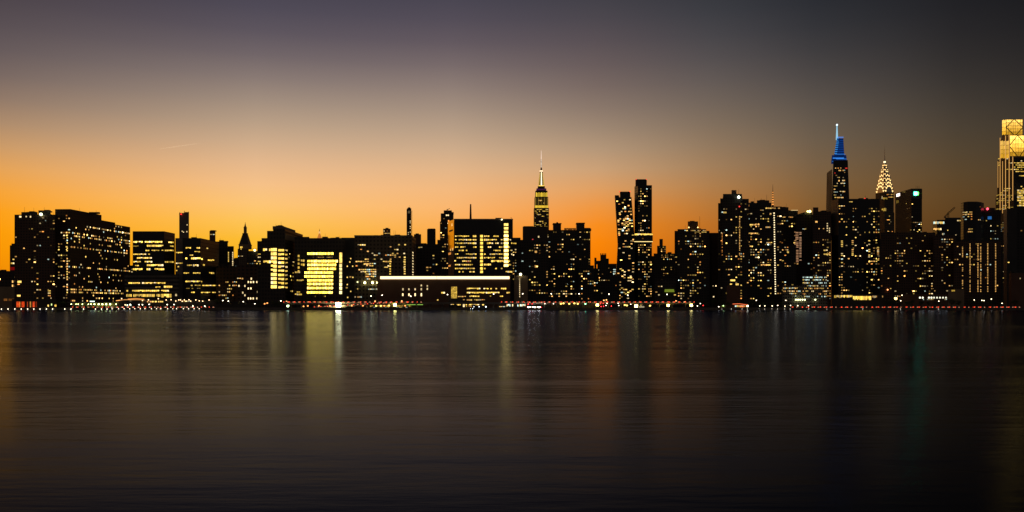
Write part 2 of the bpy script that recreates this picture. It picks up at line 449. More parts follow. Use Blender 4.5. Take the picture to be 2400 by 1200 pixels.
M['water'] = water_mat()
def structure(name, mb, mat):
    o = add(name, mb.mesh(name, mat)); o['kind'] = 'structure'; return o
b = MB(); b.face([(-60000, -3000, 0), (60000, -3000, 0), (60000, 62000, 0), (-60000, 62000, 0)]); structure('water', b, M['water'])
SH = 802.0
b = MB(); b.prism([(-60000, SH), (60000, SH), (60000, 60000), (-60000, 60000)], -2, GZ); structure('ground', b, M['land'])
b = MB(); b.prism([(-2500, SH - .6), (2500, SH - .6), (2500, SH + .5), (-2500, SH + .5)], -2, GZ + .35)
rr = random.Random(3)
for i in range(-120, 121):      # fender piles along the wall
    xx = i * 6.0 + rr.uniform(-.5, .5); b.tube((xx, SH - 1.0, -2), (xx, SH - 1.0, GZ - .3 + rr.uniform(-.5, .4)), .22, .22, 6)
structure('seawall', b, M['stone'])
b = MB(); b.face([(-2500, 810, GZ + .01), (2500, 810, GZ + .01), (2500, 834, GZ + .01), (-2500, 834, GZ + .01)]); structure('road', b, M['asphalt'])
# ================================================================== left third of the skyline
def iY(Y0, p0, k, px): return 1 / (1 / Y0 * (1 - k * (px - p0)))      # depth along a receding wall

b = Bld('low_building', 'low dark block at the far left edge of the shore, with dim terrace lamps', 880, 10, 'dark', 4, 3.6)
f = b.box(-60, 28, 637, d=40); b.clutter(-40, 20, 637, 4)
g = b.box(-60, 35, 672, dy=-18, d=16, mat='blank_tan', part_name='terrace')
b.apt(f['F'], .12, 640, 668); b.rect(g['F'], 9, 17, 700, 705, AMB, .22); b.rect(g['F'], 20, 33, 700, 705, AMB, .12); b.done()

b = Bld('apartment_tower', 'narrow tower with amber lit rooms and red lit sign, left of the big brick tower', 960, 30, 'glass', 4, 3.4)
f = b.box(23, 45, 575); b.clutter(25, 33, 575, 2)
b.row(f['F'], 608, 3, 25, 38, .8, .8); b.row(f['F'], 617, 4, 25, 38, 1, 1.1); b.row(f['F'], 650, 3, 25, 38, .5, .6)
b.rect(f['F'], 24, 31, 657.5, 662.5, WARM, 1.6); b.rect(f['F'], 24, 31, 667, 672, WARM, 1.6); b.rect(f['F'], 34, 36, 657, 661, WARM, 1.3); b.rect(f['F'], 34, 36, 667, 672, WARM, 1.3); b.rect(f['F'], 34, 36, 648, 652, WARM, 1.3)
c = MB(); Y = 958.5; c.box(X(24, Y), X(37, Y), Y - .2, Y + .4, Z(633, Y), Z(626, Y)); part(b.root, 'sign', c, glow((.30, .004, .004), .55)); b.done()

# the big brick tower with two roof houses, and the long slab that runs back from its corner
b = Bld('apartment_tower', 'large brick apartment tower beside the sunset, roof house lamp glowing, red lit arcade below', 862, 82, 'brick', 3.3, 2.9)
f = b.box(34, 129, 503, d=30); b.pent(50, 88, 497, 503); b.pent(90, 119, 493, 503, 6); b.clutter(52, 86, 497, 7, 8); b.clutter(92, 118, 493, 5, 9); b.clutter(36, 128, 503, 5, 12)
b.apt(f['F'], .055, 506, 660, 34, 78, 1.0, 'apt', .6); b.apt(f['F'], .30, 506, 700, 80, 129, 1.2, 'apt', .8); b.apt(f['F'], .10, 640, 700, 40, 66, 1.3)
b.rect(f['F'], 41, 50, 658, 663, YEL2, 1.8); b.rect(f['F'], 40, 48, 691, 695, YEL2, 1.9); b.rect(f['F'], 45, 50, 506, 510, WHT, 1.6); b.rect(f['F'], 60, 63, 506, 509, WHT, .9); b.rect(f['F'], 70, 73, 506, 510, WHT, 1.1)
for yy in (682, 687.5, 693): b.row(f['F'], yy, 3.5, 112, 119, 1, 1.3, 'apt', 3)
c = MB(); Y = 861; c.ball((X(97, Y), Y - .8, Z(502.5, Y)), 1.5); part(b.root, 'roof_lamp', c, glow((.9, 1, .55), 5)); b.done()
ar = b.root
p = Bld('podium', 'low arcade glowing red and orange behind the promenade lamps, under the big brick tower', 842, 62, 'blank_dark', 6, 8, 'building')
g = p.box(28, 132, 701, d=16)
for xx, w, cc, st in ((42, 7, (1, .10, .015), .75), (46.6, 2, (1, .3, .05), .8), (54, 7, (1, .08, .012), .7), (64.5, 2.2, (1, .14, .04), .35), (71.5, 3, (1, .42, .08), .6), (79, 5, (1, .09, .02), .75), (85, 3, (.6, .08, .02), .3)):
    p.rect(g['F'], xx - w / 2, xx + w / 2, 707, 720, cc, st)
p.rect(g['F'], 111.5, 114.5, 714, 718.5, YEL2, 1.5); p.rect(g['F'], 119.5, 122, 711.5, 716, GRN, 1.6); p.rect(g['F'], 128, 132, 714, 718.5, YEL, 1.3); p.done()

b = Bld('apartment_slab', 'long stepped brick slab receding from its corner, rows of small square lit windows', 870, 200, 'brick', 3.3, 3.0)
Y0 = 870; k = .062 / 73; yy = lambda px: iY(Y0, 165, k, px)
f1 = b.chain([(129, 871), (165, 870), (238, yy(238))], Z(490, 870), d=34)
f2 = b.chain([(238, yy(238) + .3), (270, yy(270))], Z(516, yy(238)), d=33.4)
f3 = b.chain([(270, yy(270) + .3), (305, yy(305))], Z(526, yy(270)), d=33)
b.clutter(180, 235, 492, 6, 30)
b.apt(f1['faces'][0], .25, 500, 700, st=1.2); b.column(f1['faces'][0], 157.5, 545, 690, 6.1, 2.6, 3, None, 1.6, .75)
for ff in (f1['faces'][1], f2['F'], f3['F']):
    A, D, nb, bw, wf, h0, h1, i0, i1 = b.cells(ff); g = random.Random(7)
    for i in range(i0, i1):
        gg = random.Random(i * 13 + 1); v = gg.random()
        fill = .62 if v < .26 else .12 if v < .75 else .02
        for j in range(nb):
            pt = A + D * ((j + .5) * bw); z = GZ + (i + .47) * b.fl; py = HY - (z - CAMH) * F / pt.y
            if 530 < py < 706 and b.rng.random() < fill: b.pane(ff, pt, z, bw * .5, 1.4, pick(b.rng, 'apt'), 1.35 * math.exp(b.rng.gauss(-.2, .6)))
b.done()

# lit sheds on the quay in front of the slab
b = Bld('market_canopy', 'long low canopy with a row of yellow green lamps in front of the slab', 836, 215, 'blank_dark', 4, 5, 'shelter')
c = MB(); Y = 836
c.box(X(158, Y), X(276, Y), Y, Y + 9, Z(709.5, Y), Z(708, Y)); part(b.root, 'roof', c, M['paint'])
for xx in range(160, 277, 10):
    c = MB(); c.tube((X(xx, Y), Y + .6, GZ), (X(xx, Y), Y + .6, Z(709.4, Y)), .15, .15, 6); part(b.root, 'post', c, M['metal'])
c = MB(); c.box(X(160, Y), X(276, Y), Y + 8, Y + 8.6, GZ, Z(709.4, Y)); part(b.root, 'back_wall', c, M['blank_tan'])
for xx, r in ((166, .7), (177, .6), (182, .6), (192, .7), (206, .6), (212, .7), (220, 1.0), (230, 1.1), (239, 1.1), (248, 1.1), (257, 1.2), (271, .7)):
    c = MB(); c.ball((X(xx, Y), Y + 1, Z(713, Y)), r * .62); part(b.root, 'lamp', c, glow((.85, 1, .30), 14))
c = MB(); c.box(X(211, Y), X(222, Y), Y - .4, Y - .1, Z(707.5, Y), Z(705.3, Y)); part(b.root, 'sign', c, glow((.75, 1, .85), 2.2)); b.done()

# glass office with bright rows
b = Bld('office_building', 'glass office block with blank dark top band and stacked bright yellow floors', 905, 355, 'glass', 3, 4.2)
f = b.box(311, 385, 542, bx=410)
for y, xa, xb, fl, st, h in ((567, 312, 385, .95, 2.4, 4), (577, 312, 325, .5, .5, 3), (576, 344, 383, .9, 1.5, 4.5), (587, 312, 318, 1, 1.4, 2.5), (587, 336, 383, .6, 1.2, 3), (596, 312, 356, .85, 1.5, 3), (604.5, 312, 356, .95, 1.5, 3.4), (613.5, 312, 357, .95, 1.7, 3.6), (614, 372, 383, .8, .8, 2), (622.5, 312, 330, .8, 1.2, 2.6), (621.5, 344, 383, .8, 2.0, 4.4), (631, 311, 385, .97, 2.0, 4.6), (654.5, 344, 362, .75, 1.5, 2.6)):
    b.row(f['F'], y, h, xa, xb, fl, st)
for y, fl, st in ((568, .9, 2.0), (577, .4, 1.4), (587, .5, 1.4), (596, .1, 1), (614, .5, .7), (631, .5, 1.8), (654, .5, 1.2)): b.row(f['R'], y, 3.6, 386, 407, fl, st)
f = b.box(292, 420, 643, dy=-14, d=14, part_name='podium', mat='strip'); F2 = f['F']
for y, xa, xb, fl, st, h in ((656, 385, 420, .35, 1.3, 3), (663.3, 296, 388, .9, 1.6, 3.6), (672, 384, 404, .9, 1.3, 5), (673, 360, 376, .5, 1.2, 3), (681.5, 296, 396, .92, 1.7, 4.2), (684, 404, 420, .5, 1.4, 3)): b.row(F2, y, h, xa, xb, fl, st)
b.row(F2, 692.5, 7, 296, 376, .98, .9, 'office', 3.2, .5, .7); b.row(F2, 693, 8, 378, 402, .98, 1.5, 'office', 6); b.row(F2, 692, 7, 406, 424, .7, .6); b.done()

b = Bld('skyscraper', 'slender pale tower with small red roof lights, standing far behind the glass offices', 1673, 431, 'blank_grey', 6, 4)
f = b.box(420, 443, 499, d=18); b.box(433, 443, 497, 499, d=10, mat='blank_dark', part_name='penthouse', dy=2)
for xx, yy in ((421.5, 497), (442, 496), (432, 494)):
    c = MB(); c.tube((X(xx, 1675), 1675, Z(500, 1675)), (X(xx, 1675), 1675, Z(yy, 1675)), .7, .5, 5); part(b.root, 'antenna', c, M['metal'])
c = MB(); c.ball((X(424.5, 1671), 1671, Z(502, 1671)), 1.3); part(b.root, 'warning_light', c, glow((1, .03, .02), 3))
for xx, yy in ((427, 542), (438.5, 527), (438, 543), (430, 544)): b.rect(f['F'], xx - 1, xx + 1, yy - 1.2, yy + 1.2, WHT, 1.2)
b.done()

b = Bld('office_building', 'glass office with a curved bright floor, faint slanted mark on its blank top corner', 900, 470, 'glass', 3, 4.2)
f = b.box(428, 470, 558, bx=513); lf = b.box(411, 428.2, 558, dy=1, d=50, mat='blank_grey', part_name='stair_wing')
c = MB(); Y = 900.8
for i, (xa, dx) in enumerate(((414.5, 3), (417.5, 3), (423.5, -3), (423.5, 3), (426.5, 0))):
    c.face([(X(xa, Y), Y - .05, Z(571, Y)), (X(xa + 1.4, Y), Y - .05, Z(571, Y)), (X(xa + 1.4 + dx, Y), Y - .05, Z(584, Y)), (X(xa + dx, Y), Y - .05, Z(584, Y))])
part(b.root, 'emblem', c, M['paint'])
for y, xa, xb, fl, st, h in ((581, 435, 469, .95, 1.6, 3.4), (590, 442, 469, .6, 1.0, 3), (598, 440, 470, .2, .9, 3), (605.5, 430, 470, 1, 2.6, 4.6), (622, 452, 470, .9, 1.3, 5), (622, 438, 450, .5, .8, 4), (640, 430, 470, .7, 1.2, 3), (659.5, 430, 470, .9, 1.6, 3.4), (669, 438, 470, .4, .6, 3), (676, 436, 470, .5, .5, 2), (685, 430, 470, 1, 2.0, 3)): b.row(f['F'], y, h, xa, xb, fl, st)
for y, xa, xb, fl, st, h in ((582, 471, 488, .6, .7, 3), (607, 471, 484, 1, 2.2, 4), (610, 487, 502, .95, 2.0, 3.6), (617, 486, 498, .9, 1.1, 3.4), (621, 471, 480, .8, 1.1, 4), (640, 490, 502, .8, 1.3, 4), (660, 471, 474, 1, 1.4, 3), (669, 474, 508, .6, 1.4, 2.6), (685.5, 471, 510, .7, 1.6, 2.6)): b.row(f['R'], y, h, xa, xb, fl, st)
for y, fl, st in ((592, .9, 1.6), (617, .9, 1.3), (625, .4, 1.2), (634, .4, 1), (650, .5, 1), (665, .6, 1)): b.row(lf['F'], y, 3, 412, 428, fl, st)
b.clutter(430, 468, 558, 4, 12); b.done()
b = Bld('office_building', 'dark stepped office behind the curved-floor building, a bright window column down its right edge', 985, 530, 'dark', 3.4, 4)
f = b.box(500, 534, 566, d=30); g = b.box(534, 548, 577, dy=.5, d=20)
b.apt(f['F'], .14, 590, 690, st=1.2); b.column(g['F'], 545.5, 592, 630, 4.2, 2, 3, WHT, 1.2); b.column(g['F'], 535.5, 592, 612, 4, 2, 3, YEL2, 1.0, .8); b.apt(g['F'], .12, 590, 700)
b.clutter(503, 533, 566, 4); b.done()
b = Bld('apartment_tower', 'small far tower with one pale lit floor near its top, above the stepped office', 1500, 498, 'dark', 4, 4)
f = b.box(491, 505, 541, d=16, mat='blank_brick'); b.row(f['F'], 549.5, 2.2, 492, 504, 1, 1.0, 'apt', 2.4); c = MB(); c.box(X(493, 1502), X(503, 1502), 1502, 1512, Z(541.5, 1502), Z(539.5, 1502)); part(b.root, 'penthouse', c, M['blank_dark']); b.done()

# clock tower
b = Bld('clock_tower', 'old campanile tower with pyramid roof, lantern and finial against the yellow sky', 2108, 571, 'tan', 5, 4.5, 'tower')
f = b.box(557, 583, 583, d=27); Y = 2108; cx = X(570.8, Y); cyy = Y + 13.5
def sq(h): return [(cx - h, cyy - h), (cx + h, cyy - h), (cx + h, cyy + h), (cx - h, cyy + h)]
px = lambda w: w / F * Y
c = MB(); c.prism(sq(px(11.6)), Z(583, Y), Z(574, Y)); c.prism(sq(px(12.2)), Z(574, Y), Z(572.5, Y)); part(b.root, 'belfry', c, M['blank_tan'])
c = MB(); c.prism(sq(px(11.2)), Z(572.5, Y), Z(547, Y), sq(px(4.6))); part(b.root, 'pyramid_roof', c, M['blank_dark'])
c = MB(); c.prism(sq(px(5.2)), Z(547, Y), Z(545.6, Y)); c.prism(sq(px(2.8)), Z(545.6, Y), Z(533, Y)); c.prism(sq(px(3.4)), Z(533, Y), Z(532, Y)); c.prism(sq(px(2.6)), Z(532, Y), Z(526, Y), sq(px(.9))); part(b.root, 'lantern', c, M['blank_tan'])
c = MB(); c.tube((cx, cyy, Z(526, Y)), (cx, cyy, Z(519, Y)), 1.0, .3, 6); c.ball((cx, cyy, Z(524.5, Y)), 1.5, 6, 4); part(b.root, 'finial', c, M['metal'])
for xx, yy, st in ((564, 579, 1.6), (567, 579, 1.5), (565, 583, 1.2)): b.rect(f['F'], xx - 1.2, xx + 1.2, yy - 1, yy + 1.6, YEL, st)
b.apt(f['F'], .10, 590, 622, st=1.0); b.done()
b = Bld('office_building', 'dark block right of the clock tower with a bright lamp on its roof corner', 1250, 592, 'dark', 4, 4)
f = b.box(578, 606, 588, d=30); b.apt(f['F'], .22, 592, 640, st=1.0); c = MB(); c.ball((X(597, 1248), 1248, Z(586.5, 1248)), 1.6); part(b.root, 'roof_lamp', c, glow((1, .85, .4), 6))
c = MB(); c.box(X(591, 1250), X(603, 1250), 1249, 1252, Z(583.5, 1250), Z(583, 1250)); part(b.root, 'lamp_arm', c, M['metal']); b.done()
b = Bld('hospital_building', 'low brick hospital wing with a neat grid of small white windows', 940, 552, 'brick', 3.6, 4.0)
f = b.box(506, 561, 624, d=30, mat='brick')
for y, p in ((653, .3), (661, .55), (669, .5), (677, .3), (684, .45), (692, .6), (699, .4)): b.row(f['F'], y, 3, 512, 560, p, 1.3, 'apt', 4.1, 1.2)
b.clutter(510, 548, 624, 4); b.done()
b = Bld('hospital_building', 'low brick wing with large widely spaced lit windows, left of the bright stair column block', 915, 585, 'brick', 4.5, 4.0)
f = b.box(555, 614, 621, d=30)
b.row(f['F'], 653, 4, 555, 576, .9, 1.7, 'apt', 5, 1.6)
for xx, yy, st in ((589, 653, 2), (582, 661, 2), (588, 661, 2.2), (594, 661, 2.2), (602, 661, 1.8), (582, 676, 2.2), (588, 676, 2.2), (604, 684, 1.5), (582, 699.5, 1.8), (587.5, 699.5, 2.2), (593.5, 699.5, 2.2), (602, 699.5, 1.2), (560, 670, 1.4), (574, 670, 1.2), (569, 686, 1.1), (574, 692, 1.1)): b.rect(f['F'], xx - 1.4, xx + 1.4, yy - 2.2, yy + 2.2, WHT, st)
b.row(f['F'], 692, 3, 600, 612, .7, .9, 'apt', 3); b.done()

# corner hospital with bright pane columns
b = Bld('hospital_building', 'stepped corner hospital with two bright columns of wide panes on its front', 890, 655, 'dark', 3.4, 4.1)
f = b.box(640, 668, 536, d=76, sq=True); f0 = b.box(626, 640.2, 541, dy=.6, d=60); f00 = b.box(613, 626.2, 558, dy=1.2, d=60)
b.box(639, 664, 530, 538, 3, 50, None, 'blank_grey', 'penthouse', True); c = MB(); Y = 889.6
b.clutter(642, 664, 530, 6, 8)
lb = b.box(603, 613.4, 565, dy=1.8, d=40)
for y in (568, 596, 603, 613, 618): b.row(lb['F'], y, 3, 604, 611, .8, 1.0)
for i in range(10):
    y = 585.3 + i * 9.65
    b.row(f['F'] if False else f0['F'], y, 6.8, 635, 640, 1, 2.2, 'office', 6, .3); b.rect(f['F'], 640.3, 648.5, y - 3.6, y + 3.4, YEL2, 2.1 + .5 * (i % 3 == 0))
    b.row(f['F'], y + 1.2, 5, 652, 666, 1, 1.9, 'office', 7, .3, .3)
    b.row(f['R'], y + 1.8, 4, 668.6, 674, .95, 1.2, 'office', 3)
for xa, xb, y in ((616.5, 634.6, 585.3), (617, 634.6, 613.5)): b.row(f0['F'], y, 6.5, 626.3, xb, 1, 2.0, 'office', 4.2); b.row(f00['F'], y, 6.5, xa, 626, 1, 1.7, 'office', 4.2)
b.apt(f['R'], .16, 590, 690, 676, 710, 1.2, 'office'); b.column(f['R'], 702, 592, 645, 9.5, 4.5, 4, YEL, .9)
c = MB(); A, Bq = f['R'][0], f['R'][1]
c.prism([(A[0] + .1, A[1]), (A[0] + .6, A[1]), (Bq[0] + .6, Bq[1]), (Bq[0] + .1, Bq[1])], Z(561, 890), Z(548, 890)); part(b.root, 'cornice_band', c, M['blank_tan'])
b.done()

b = Bld('skyscraper', 'far pointed gold pyramid roof floodlit orange, just peeping over the hospital roof', 2050, 746, 'tan', 5, 4.5, 'tower')
Y = 2050; b.box(731, 762, 558, d=32, mat='tan'); cx = X(745.3, Y); cyy = Y + 16
def oc(h): return [(cx + h * math.cos(R(22.5 + 45 * i)), cyy + h * math.sin(R(22.5 + 45 * i))) for i in range(8)]
c = MB(); c.prism(oc(px(6) * 2050 / 2108), Z(558, Y), Z(546, Y), oc(1.6)); part(b.root, 'pyramid_roof', c, glow((1, .33, .06), .55))  # floodlight on the roof put in as the roof's own glow
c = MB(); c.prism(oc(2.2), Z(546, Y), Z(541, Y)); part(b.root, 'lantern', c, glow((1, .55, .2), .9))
c = MB(); c.tube((cx, cyy, Z(541, Y)), (cx, cyy, Z(534.5, Y)), .9, .2, 6); part(b.root, 'finial', c, M['metal']); b.done()

# the brightest block
b = Bld('hospital_building', 'hospital with ten full width bright yellow floors, the brightest block of the shore', 893, 760, 'dark', 3.4, 4.3)
f = b.box(690, 808, 558, d=40); b.box(690, 725, 555, 558.5, dy=2, d=20, mat='blank_dark', part_name='penthouse'); b.clutter(735, 800, 558, 8, 10)
Fq = f['F']
def panes(y, h, xa, xb, st, n):
    w = (xb - xa) / n
    for i in range(n):
        for q in range(2): b.rect(Fq, xa + i * w + .75 + q * (w / 2 - .2), xa + i * w + w / 2 + q * (w / 2 - .2) - .35, y - h * .37, y + h * .37, (1, .63, .07) if b.rng.random() < .7 else (1, .68, .14), 2.1 * st * b.rng.uniform(.45, 1.35))
panes(594.3, 7.2, 720, 781.5, 2.6, 9)
b.row(Fq, 603, 1.6, 724, 780, .5, .9, 'apt', 3, 1.2)
for y, xa, xb in ((612, 720, 792), (620.8, 720, 788), (630, 720, 788), (639, 713, 781), (647.7, 713, 781), (656.8, 720, 781), (665.5, 719.5, 781), (675, 719.5, 781), (685.3, 719, 780)): panes(y, 7.0, xa, xb, 2.5, 9)
b.rect(Fq, 795.5, 801.8, 592, 617, YEL2, 1.7)
for y in (622.5, 631, 640, 648.8, 658, 666.5, 675.5, 685.5): b.rect(Fq, 795.5, 801.5, y - 3.6, y + 3.4, (1, .78, .3), 1.6 + (y > 660))
for y in (611, 620.5): b.row(Fq, y, 6, 705, 714, 1, 1.1, 'office', 5)
for y, st in ((638, .6), (657, .8), (685, .7), (690, 1.2)): b.row(Fq, y, 4, 691, 712, .5, st)
b.row(Fq, 694.5, 2.2, 735, 790, .3, .7, 'office', 2.6, 1); b.column(Fq, 700, 600, 640, 9, 4, 5, YEL, .7); b.done()
b = Bld('hospital_building', 'dark narrow wing with a few lit dots, right of the brightest yellow block', 898, 820, 'dark', 4, 4)
f = b.box(800, 834, 557, dy=10, d=30, mat='blank_dark'); b.apt(f['F'], .12, 600, 700, st=1.2)
for xx, yy in ((822, 606), (820, 614), (814, 624), (826.5, 624), (814, 650), (827, 650), (814, 667), (822, 683), (815, 697)): b.rect(f['F'], xx - 1.2, xx + 1.2, yy - 1.4, yy + 1.4, YEL2, 1.6)
b.done()
b = Bld('hospital_building', 'broad masonry block under a blank cornice band, scattered warm windows, flat roof', 905, 900, 'tan', 4.0, 4.2)
f = b.box(831, 966, 552, bx=975); Fq = f['F']
c = MB(); c.box(X(830.4, 905), X(966.6, 905), 904.5, 906, Z(555, 905), Z(551.4, 905)); part(b.root, 'cornice', c, M['blank_grey'])
for y in (574, 579, 585, 589, 594, 598, 603, 607.5, 613, 618, 623, 627): b.row(Fq, y, 3, 833, 950, .20, 1.3, 'apt', 5.2, 1)
for y, xa, xb, fl in ((574, 838, 862, .5), (573.5, 928, 952, .8), (619, 852, 868, 1), (622, 858, 905, .5), (632, 840, 882, .9), (637, 840, 882, .8), (642.5, 852, 882, 1), (648, 856, 890, .9), (654, 850, 882, .5), (626.5, 900, 924, .8)): b.row(Fq, y, 3.2, xa, xb, fl, 1.5, 'apt', 4.5, .6)
b.column(Fq, 914.5, 612, 645, 6, 3.5, 3, YEL, 1.2); b.column(Fq, 948.5, 603, 645, 5.5, 4, 3, YEL2, 1.3, .9); b.column(f['R'], 967.7, 592, 645, 6.6, 2.4, 3, WHT, 1.3)
b.row(Fq, 677.7, 2.6, 863, 888, .9, 1.4, 'cool', 2.6, .6); b.row(Fq, 696, 3.5, 831, 848, .8, .9, 'apt', 3, .7); b.row(Fq, 677, 2, 833, 840, .5, 1, 'apt')
for xx in (855, 873, 885): c = MB(); c.ball((X(xx, 903), 903, Z(662.5, 903)), 1.25); part(b.root, 'floodlight', c, glow((1, .92, .35), 9))
c = MB(); c.ball((X(838, 903), 903, Z(661, 903)), .9); part(b.root, 'floodlight', c, glow((.9, .9, .4), 2)); b.clutter(842, 955, 552, 8, 10); b.done()

# towers behind the warm block
b = Bld('apartment_tower', 'short far tower with lit pale top floors and a knobbly roof', 1400, 906, 'dark', 4, 4)
f = b.box(898, 915, 536, d=18, mat='blank_brick'); b.clutter(899, 914, 536, 5, 4); b.row(f['F'], 541.5, 2.4, 899, 914, .8, .9, 'apt', 2.5); b.row(f['F'], 547, 2.4, 899, 914, .7, .8, 'apt', 2.5); b.done()
b = Bld('skyscraper', 'slim unfinished tower with work lights up its right edge and a ragged top', 1700, 959, 'grey', 4, 4)
f = b.box(953, 964, 490, d=14, mat='dark'); b.box(954, 964, 488, 490.3, dy=1, d=9, mat='blank_dark', part_name='penthouse')
c = MB(); Y = 1699
for i in range(22): c.box(X(964.2, Y), X(966, Y), Y, Y + 1, Z(496 + i * 2.6, Y), Z(495.3 + i * 2.6, Y))
c.box(X(965.2, Y), X(965.7, Y), Y, Y + .8, GZ, Z(493, Y)); part(b.root, 'hoist_mast', c, M['metal'])
b.rect(f['F'], 956, 961, 494, 500, WHT, .10); b.column(f['F'], 961.5, 518, 552, 4.3, 1.8, 1.8, WHT, 1.5, .8); b.column(f['F'], 957, 545, 552, 4, 1.6, 1.6, WHT, 1.3, .8); b.clutter(954, 963, 488, 3, 3); b.done()
b = Bld('apartment_tower', 'plain dark slab tower with a ribbed front, standing alone against the orange sky', 1450, 1011, 'dark', 3, 4)
f = b.box(1001, 1021, 537, d=20, mat='dark'); c = MB(); c.box(X(1003, 1452), X(1019, 1452), 1452, 1466, Z(537.4, 1452), Z(535.6, 1452)); part(b.root, 'penthouse', c, M['blank_dark']); b.apt(f['F'], .02, 545, 570, st=.8); b.done()
b = Bld('office_building', 'dark block with a stub tower at its left end, left of the tall glass hospital', 1000, 990, 'dark', 3.6, 3.6)
f = b.box(969, 1034, 572, d=36); b.box(970, 987, 549, 573, dy=3, d=20, mat='blank_brick', part_name='tower'); b.pent(974, 982, 547, 549.5); b.box(987, 1000, 570, 573, dy=4, d=20, mat='blank_dark', part_name='penthouse')
b.row(f['F'], 580, 3, 980, 990, .5, .5, 'apt'); b.apt(f['F'], .30, 598, 645, 995, 1024, 1.1, 'apt'); b.done()
b = Bld('apartment_tower', 'tall stepped apartment tower with scattered lit rooms and roof crane, beside the orange glass', 1150, 1046, 'dark', 3.6, 3.3)
f = b.box(1031, 1064, 519, d=24); f2 = b.box(1033, 1063, 500, 520, dy=2, d=20); b.box(1040, 1059, 493, 501, dy=4, d=14, part_name='penthouse'); b.box(1059, 1063.4, 497, 501, dy=4.5, d=12, mat='blank_dark', part_name='penthouse')
b.apt(f['F'], .22, 522, 600, st=1.0); b.apt(f2['F'], .2, 503, 519, st=1.1); f3 = b.box(1025, 1051, 562, dy=-3, d=20); b.apt(f3['F'], .2, 566, 640, st=1.1)
b.rect(f2['F'], 1045, 1048, 503, 506, WHT, 1.8); b.rect(f2['F'], 1049, 1052, 503, 506, WHT, 1.8); b.rect(f['F'], 1050, 1053, 516, 519.5, AMB, 1.6)
c = MB(); Y = 1158; c.tube((X(1048, Y), Y, Z(494, Y)), (X(1048, Y), Y, Z(490, Y)), .5, .5, 5); c.tube((X(1047, Y), Y, Z(493, Y)), (X(1054, Y), Y, Z(488, Y)), .45, .3, 5); part(b.root, 'roof_crane', c, M['metal']); b.done()
# ================================================================== middle of the skyline
b = Bld('hospital_building', 'tall glass hospital whose left face mirrors the orange sunset, two bright stair columns', 905, 1130, 'glass', 3.2, 4.0)
f = b.box(1064, 1202, 514, d=40); Fq = f['F']
side = b.chain([(1050, 931), (1063.8, 905.5)], Z(514, 905), Z(585, 920), d=14, mat='mirror', part_name='glass_side'); sd2 = b.chain([(1050.5, 931), (1063.8, 906)], Z(585, 920), d=14, mat='blank_brick', part_name='side_wall')
sf = side['faces'][0]
c = MB(); pA, pB = b.on(sf, 1053), b.on(sf, 1060.5)
c.prism([(pA.x - .25, pA.y - .35), (pB.x - .25, pB.y - .35), (pB.x + .3, pB.y), (pA.x + .3, pA.y)], Z(542.5, 918), Z(539, 918), None); part(b.root, 'louvre', c, M['blank_dark'])
b.rect(sf, 1058, 1060.5, 524, 530, WARM, 1.3); b.rect(sf, 1055, 1057, 583, 588, WARM, 1); b.rect(sf, 1060, 1062, 581, 587, WARM, 1); b.rect(sd2['faces'][0], 1051, 1057, 592, 597, AMB, .8); b.rect(sd2['faces'][0], 1051, 1056, 621, 625, AMB, .9)
c = MB(); Y = 905; c.box(X(1063.6, Y), X(1202.4, Y), Y - .4, Y + .6, Z(515.5, Y), Z(512.8, Y)); part(b.root, 'parapet', c, M['blank_grey'])
b.box(1161, 1177, 510.5, 514.5, dy=3, d=14, mat='blank_dark', part_name='penthouse')
Y = 915; c = MB(); c.tube((X(1103, Y), Y, Z(515, Y)), (X(1103, Y), Y, Z(478.5, Y)), 1.25, .75, 10); part(b.root, 'chimney_stack', c, M['blank_dark'])
c = MB(); c.tube((X(1199, Y), Y, Z(515, Y)), (X(1199, Y), Y, Z(510, Y)), .2, .15, 5); c.tube((X(1196, Y), Y, Z(510.2, Y)), (X(1199.4, Y), Y, Z(510.2, Y)), .2, .15, 5); part(b.root, 'roof_davit', c, M['metal'])
c = MB(); c.ball((X(1176, 903), 903.5, Z(514.5, 903)), .8); part(b.root, 'roof_lamp', c, glow((1, .8, .4), 4))
rows = [553.5, 562, 570, 579, 587, 595.7, 604.2, 612, 620.4, 629.3, 637]
for i, y in enumerate(rows):
    fl = (.55, .9, .9, .55, .6, .75, .8, .55, .7, .75, .35)[i]
    b.row(Fq, y, 3.2, 1066, 1117, fl, 1.3, 'office', 4.2, .8, .5); b.row(Fq, y, 3.2, 1134, 1178, fl * .95, 1.3, 'office', 4.2, .8, .5)
    b.rect(Fq, 1125.5, 1131.8, y - 2.8, y + 2.8, YEL, 1.9)
    b.row(Fq, y, 3.2, 1192, 1201, .5 * fl, 1.0, 'office', 3)
for i in range(13):
    y = 526.4 + i * 8.7
    if y < 629: b.rect(Fq, 1181.3, 1191.2, y - 2.9, y + 2.7, YEL2 if i < 3 or i > 8 else (1, .66, .14), 2.2 if i < 3 else 6.0)
b.row(Fq, 553.5, 4.5, 1108, 1116, 1, 1.6); b.row(Fq, 570, 4.6, 1108, 1116, 1, 1.9); b.row(Fq, 570, 4.5, 1141, 1150, 1, 1.4); b.row(Fq, 562, 4.5, 1134, 1143, 1, 1.8); b.row(Fq, 612, 4.5, 1064.5, 1073, 1, 1.9); b.row(Fq, 612, 4.6, 1151, 1180, 1, 1.8); b.row(Fq, 620, 4.2, 1134, 1151, 1, 1.6); b.row(Fq, 604, 3, 1091, 1110, 1, 1.2, 'apt'); b.rect(Fq, 1094, 1100, 611, 614, (1, .05, .05), .35); b.row(Fq, 637, 4, 1185, 1201, .9, 1.1)
b.done()
b = Bld('hospital_building', 'long low brown wing under one continuous white lit cornice line', 872, 1040, 'blank_brick', 5, 4.4)
f = b.box(884, 1196, 646.5, d=26, mat='blank_brick'); Fq = f['F']; Y = 872
